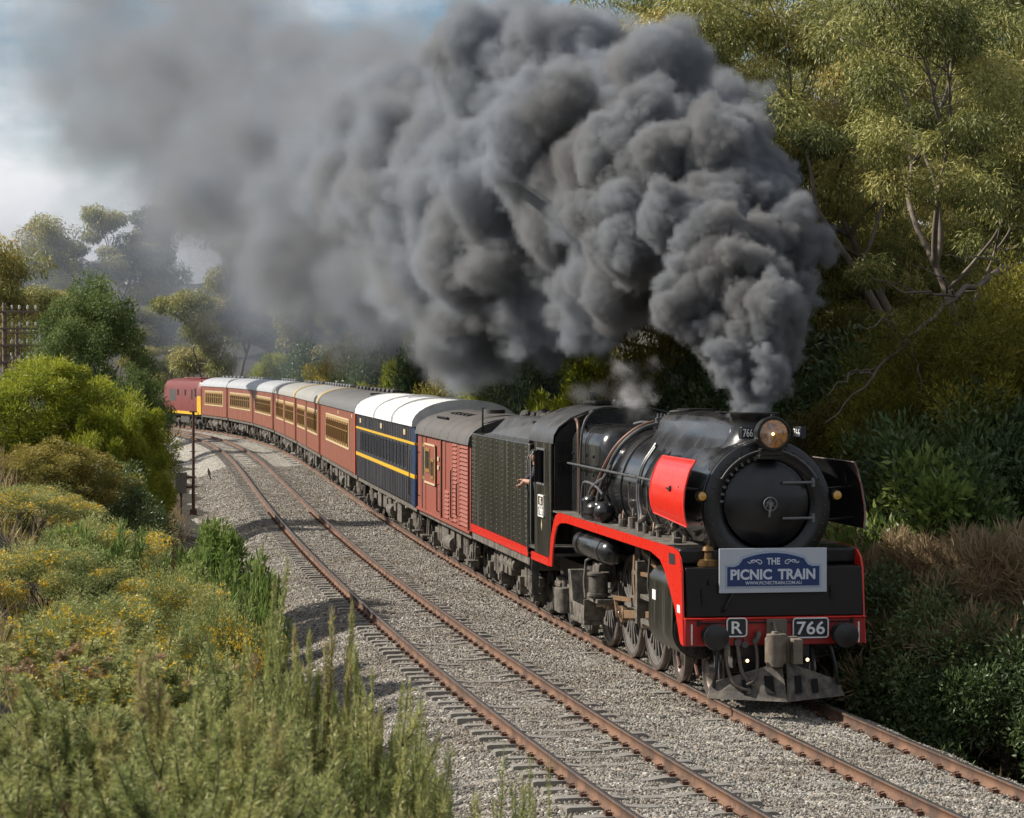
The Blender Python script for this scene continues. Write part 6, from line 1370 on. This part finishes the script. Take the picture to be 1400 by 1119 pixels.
# ================================================================== SMOKE AND STEAM
def vol_mat(name, col, aniso=0., col2=None):
    m = bpy.data.materials.new(name); m.use_nodes = True; t = m.node_tree; t.nodes.clear()
    out = t.nodes.new('ShaderNodeOutputMaterial'); pv = t.nodes.new('ShaderNodeVolumePrincipled')
    pv.inputs['Color'].default_value = (*col, 1); pv.inputs['Density'].default_value = 1.; pv.inputs['Anisotropy'].default_value = aniso
    if col2:
        co = t.nodes.new('ShaderNodeTexCoord'); n = t.nodes.new('ShaderNodeTexNoise'); n.inputs['Scale'].default_value = .45; n.inputs['Detail'].default_value = 1
        t.links.new(co.outputs['Object'], n.inputs['Vector']); r = t.nodes.new('ShaderNodeMapRange'); r.inputs['From Min'].default_value = .42; r.inputs['From Max'].default_value = .62; t.links.new(n.outputs[0], r.inputs[0])
        x = t.nodes.new('ShaderNodeMix'); x.data_type = 'RGBA'; x.inputs['A'].default_value = (*col, 1); x.inputs['B'].default_value = (*col2, 1); t.links.new(r.outputs[0], x.inputs['Factor']); t.links.new(x.outputs['Result'], pv.inputs['Color'])
    t.links.new(pv.outputs[0], out.inputs['Volume']); return m
M['smoke'] = vol_mat('coal_smoke', (.40, .43, .472), col2=(.365, .372, .385)); M['smoke_dark'] = vol_mat('fresh_coal_smoke', (.36, .377, .40), col2=(.325, .322, .322)); M['drift'] = vol_mat('thin_blue_smoke', (.30, .335, .40)); M['steam'] = vol_mat('steam', (.93, .93, .94))
# the plume's centre line: picture column and row, distance, radius, density per metre
AX = [(1033, 573, 42.2, .30, 10), (1031, 545, 42.3, .40, 10), (1027, 500, 42.6, .66, 9), (1020, 430, 43.2, 1.08, 9), (1002, 350, 44.5, 1.5, 8), (955, 285, 46.5, 1.95, 7), (890, 265, 50, 2.55, 5.5), (810, 258, 55, 3.15, 4.2),
      (725, 260, 69, 4.05, 3.3), (640, 266, 87, 5.0, 2.4), (545, 276, 105, 5.6, 1.6), (445, 262, 126, 6.7, 1.1), (345, 160, 148, 8.0, .85), (240, 95, 168, 8.6, .55), (140, 40, 190, 9., .24), (40, 0, 210, 9., .1)]
AXP = np.array([list(at(a, b, c)) + [r, q] for a, b, c, r, q in AX]); _sg = np.r_[0, np.cumsum(np.linalg.norm(np.diff(AXP[:, :3], axis=0), axis=1))]
def make_puffs(rng):
    P = []; t = 0.
    while t < _sg[-1]:
        a = np.array([np.interp(t, _sg, AXP[:, i]) for i in range(5)]); R = a[3]
        for i in range(9):
            d = unit(rng.normal(size=3)); rr = R * (.30 + .62 * rng.random() ** .5); c = a[:3] + d * rr; r = R * rng.uniform(.22, .46); P.append((*c, r, a[4]))
            for j in range(9):
                e = unit(rng.normal(size=3))
                if e @ d < -.3: continue
                r2 = r * rng.uniform(.25, .58); c2 = c + e * r * .86; P.append((*c2, r2, a[4]))
                if R < 4.6:
                    for k in range(6):
                        f = unit(rng.normal(size=3))
                        if f @ e < -.1: continue
                        c3 = c2 + f * r2 * .85; P.append((*c3, r2 * rng.uniform(.25, .6), a[4]))
                        if R < 2.7 and f @ e > .1:
                            for _ in range(3): P.append((*(c3 + unit(rng.normal(size=3)) * r2 * .36), r2 * rng.uniform(.12, .25), a[4]))
        t += R * .40
    return np.array(P)
def puff_grid(P, lo, hi, vox):
    lo = np.array(lo, float); n = np.maximum(2, np.round((np.array(hi) - lo) / vox).astype(int) + 1); S = np.full(n, 9., np.float32); Dn = np.zeros(n, np.float32)
    hi = lo + (n - 1) * vox; ok = np.all((P[:, :3] + P[:, 3:4] * 1.6 > lo) & (P[:, :3] - P[:, 3:4] * 1.6 < hi), axis=1)
    for x, y, z, r, q in P[ok]:
        c = np.array((x, y, z)); i0 = np.clip(np.floor((c - 1.5 * r - lo) / vox).astype(int), 0, n - 1); i1 = np.clip(np.ceil((c + 1.5 * r - lo) / vox).astype(int) + 1, 1, n)
        if np.any(i1 <= i0): continue
        g = [(lo[k] + np.arange(i0[k], i1[k]) * vox - c[k]) ** 2 for k in range(3)]
        s = (np.sqrt(g[0][:, None, None] + g[1][None, :, None] + g[2][None, None, :]) - r).astype(np.float32)
        sl_ = tuple(slice(i0[k], i1[k]) for k in range(3)); v = S[sl_]; m = s < v; v[m] = s[m]; dd = Dn[sl_]; dd[m] = q
    return S, Dn, lo, hi, n
def volume(name, P, lo, hi, vox, edge, warp, fine, fade, m, soft=0.):
    """a cloud: distances to the nearest puff are stored on the object's own points, then read back through
    turbulence into a density grid. edge = (y0, e0, y1, e1); warp, fine = lists of (scale, amount)"""
    S, Dn, lo, hi, n = puff_grid(P, lo, hi, vox)
    yy = lo[1] + np.arange(n[1]) * vox; fw = np.interp(yy, fade, [0, 1, 1, 0]).astype(np.float32)
    me = bpy.data.meshes.new(name); me.vertices.add(int(S.size))
    me.attributes.new('sdf', 'FLOAT', 'POINT').data.foreach_set('value', S.ravel())
    me.attributes.new('dens', 'FLOAT', 'POINT').data.foreach_set('value', (Dn * fw[None, :, None]).ravel())
    o = link(name, me); o['kind'] = 'stuff'
    g = bpy.data.node_groups.new(name, 'GeometryNodeTree'); g.is_modifier = True
    g.interface.new_socket('Geometry', in_out='INPUT', socket_type='NodeSocketGeometry'); g.interface.new_socket('Geometry', in_out='OUTPUT', socket_type='NodeSocketGeometry')
    N = g.nodes.new; L = g.links.new; gi = N('NodeGroupInput'); go = N('NodeGroupOutput'); pos = N('GeometryNodeInputPosition').outputs[0]
    def op(kind, o_, *a):
        x = N(kind); x.operation = o_
        for i, q in enumerate(a):
            if q is None: continue
            if isinstance(q, (int, float)): x.inputs[i].default_value = q
            elif isinstance(q, (tuple, list, np.ndarray)): x.inputs[i].default_value = tuple(float(e) for e in q)
            else: L(q, x.inputs[i])
        return x.outputs[0]
    vm = lambda o_, *a: op('ShaderNodeVectorMath', o_, *a); mt = lambda o_, *a: op('ShaderNodeMath', o_, *a); im = lambda o_, *a: op('FunctionNodeIntegerMath', o_, *a)
    def noise(scale, detail=3, rough=.55, src=pos):
        z = N('ShaderNodeTexNoise'); z.inputs['Scale'].default_value = scale; z.inputs['Detail'].default_value = detail; z.inputs['Roughness'].default_value = rough; L(src, z.inputs['Vector']); return z
    p = pos
    for sc_, am in warp: p = vm('ADD', p, vm('MULTIPLY', vm('SUBTRACT', noise(sc_, 2).outputs['Color'], (.5,) * 3), (am * 2,) * 3))
    ix3 = vm('FLOOR', vm('ADD', vm('MULTIPLY', vm('SUBTRACT', p, lo), (1 / vox,) * 3), (.5,) * 3)); ix3 = vm('MINIMUM', vm('MAXIMUM', ix3, (0, 0, 0)), n - 1)
    sp = N('ShaderNodeSeparateXYZ'); L(ix3, sp.inputs[0])
    ix = im('ADD', im('MULTIPLY', im('ADD', im('MULTIPLY', sp.outputs[0], int(n[1])), sp.outputs[1]), int(n[2])), sp.outputs[2])
    def samp(nm):
        a = N('GeometryNodeInputNamedAttribute'); a.data_type = 'FLOAT'; a.inputs[0].default_value = nm; s = N('GeometryNodeSampleIndex'); s.data_type = 'FLOAT'; s.domain = 'POINT'; s.clamp = True
        L(gi.outputs[0], s.inputs['Geometry']); L(a.outputs[0], s.inputs['Value']); L(ix, s.inputs['Index']); return s.outputs[0]
    f = samp('sdf')
    for sc_, am in fine: f = mt('ADD', f, mt('MULTIPLY', mt('SUBTRACT', mt('ABSOLUTE', mt('SUBTRACT', noise(sc_, 4, .6).outputs[0], .5)), .11), -4. * am))
    sy = N('ShaderNodeSeparateXYZ'); L(pos, sy.inputs[0]); er = N('ShaderNodeMapRange'); L(sy.outputs[1], er.inputs[0])
    for k, q in zip(('From Min', 'To Min', 'From Max', 'To Max'), edge): er.inputs[k].default_value = q
    d = mt('MINIMUM', mt('MAXIMUM', mt('DIVIDE', mt('MULTIPLY', f, -1.), er.outputs[0]), 0.), 1.); d = mt('MULTIPLY', d, samp('dens'))
    if soft: d = mt('MULTIPLY', d, mt('MAXIMUM', mt('MULTIPLY', mt('SUBTRACT', noise(soft, 5, .6).outputs[0], .36), 5.), 0.))
    vc = N('GeometryNodeVolumeCube'); L(d, vc.inputs['Density']); vc.inputs['Min'].default_value = tuple(map(float, lo)); vc.inputs['Max'].default_value = tuple(map(float, hi))
    for k, q in zip(('Resolution X', 'Resolution Y', 'Resolution Z'), n): vc.inputs[k].default_value = int(q)
    sm_ = N('GeometryNodeSetMaterial'); sm_.inputs['Material'].default_value = m; L(vc.outputs[0], sm_.inputs[0]); L(sm_.outputs[0], go.inputs[0])
    o.modifiers.new('volume', 'NODES').node_group = g
    return o
rng = np.random.default_rng(4); PF = make_puffs(rng)
volume('smoke_plume', PF, (-2.8, 40.6, 4.25), (6.6, 51, 13.4), .052, (42, .06, 51, .13), [(1.3, .20), (4.5, .065)], [(2.2, .09), (5.5, .085)], (40, 40.6, 48, 50.6), M['smoke_dark'])
volume('smoke_plume', PF, (-7.5, 47.5, 3.6), (6.0, 65, 17.4), .085, (48, .12, 65, .30), [(.5, .5), (1.9, .19)], [(1.0, .22), (3.2, .16)], (48, 50.6, 61, 64.5), M['smoke'])
volume('smoke_plume', PF, (-11, 60.5, 3.2), (5.0, 90, 18.8), .15, (62, .28, 90, 1.0), [(.5, .55), (1.7, .2)], [(.9, .26), (2.6, .16)], (61, 64.5, 84, 89.5), M['smoke'])
DR = [(*at(u, v, D), r, q) for u, v, D, r, q in [(500, 400, 215, 9, .06), (440, 420, 225, 9, .045), (360, 430, 232, 9, .035), (290, 410, 245, 10, .04), (210, 400, 250, 10, .045), (130, 390, 255, 9, .04), (60, 400, 260, 8, .02), (330, 340, 250, 10, .05), (240, 310, 250, 10, .06), (430, 350, 215, 10, .06), (560, 430, 190, 8, .06), (160, 300, 260, 9, .045), (540, 380, 180, 8, .07), (640, 470, 150, 6, .06), (760, 480, 100, 4., .06), (690, 470, 120, 5, .06), (560, 480, 170, 7, .05), (840, 500, 80, 3, .05)]]
PD = np.array([(x + rng.normal() * r * .5, y + rng.normal() * r * .6, max(z + rng.normal() * r * .35, 1.5 + r * .4), r * rng.uniform(.6, 1.05), q) for x, y, z, r, q in DR for _ in range(5)])
volume('smoke_plume', PF, (-54, 83, .8), (6, 226, 44), .55, (84, 1.0, 160, 5.), [(.12, 3.), (.5, .9)], [(.22, 1.6), (.8, .6)], (84, 89.5, 212, 226), M['smoke'])
volume('drifting_smoke', PD, (-64, 70, .8), (8, 290, 36), .9, (70, 2.5, 200, 6.), [(.14, 3.)], [(.25, 1.2)], (70, 80, 275, 290), M['drift'], soft=.14)
ST = []
for (u, v, r, q), D in zip(((893, 566, .16, 1.6), (884, 555, .25, 1.2), (874, 545, .32, .9), (868, 530, .36, .6), (880, 520, .3, .4), (858, 550, .3, .7), (800, 545, .3, .25), (845, 530, .3, .3), (905, 515, .25, .2)), (49,) * 9):
    for _ in range(6):
        c = at(u, v, D) + rng.normal(size=3) * r * .5; ST.append((*c, r * rng.uniform(.5, .9), q * 1.8))
volume('steam_wisps', np.array(ST), (.2, 47.8, 4.15), (3.6, 50.2, 6.0), .045, (47, .22, 51, .22), [(1.6, .22), (5, .07)], [(3.2, .10)], (47.7, 48.1, 49.9, 50.3), M['steam'], soft=1.6)
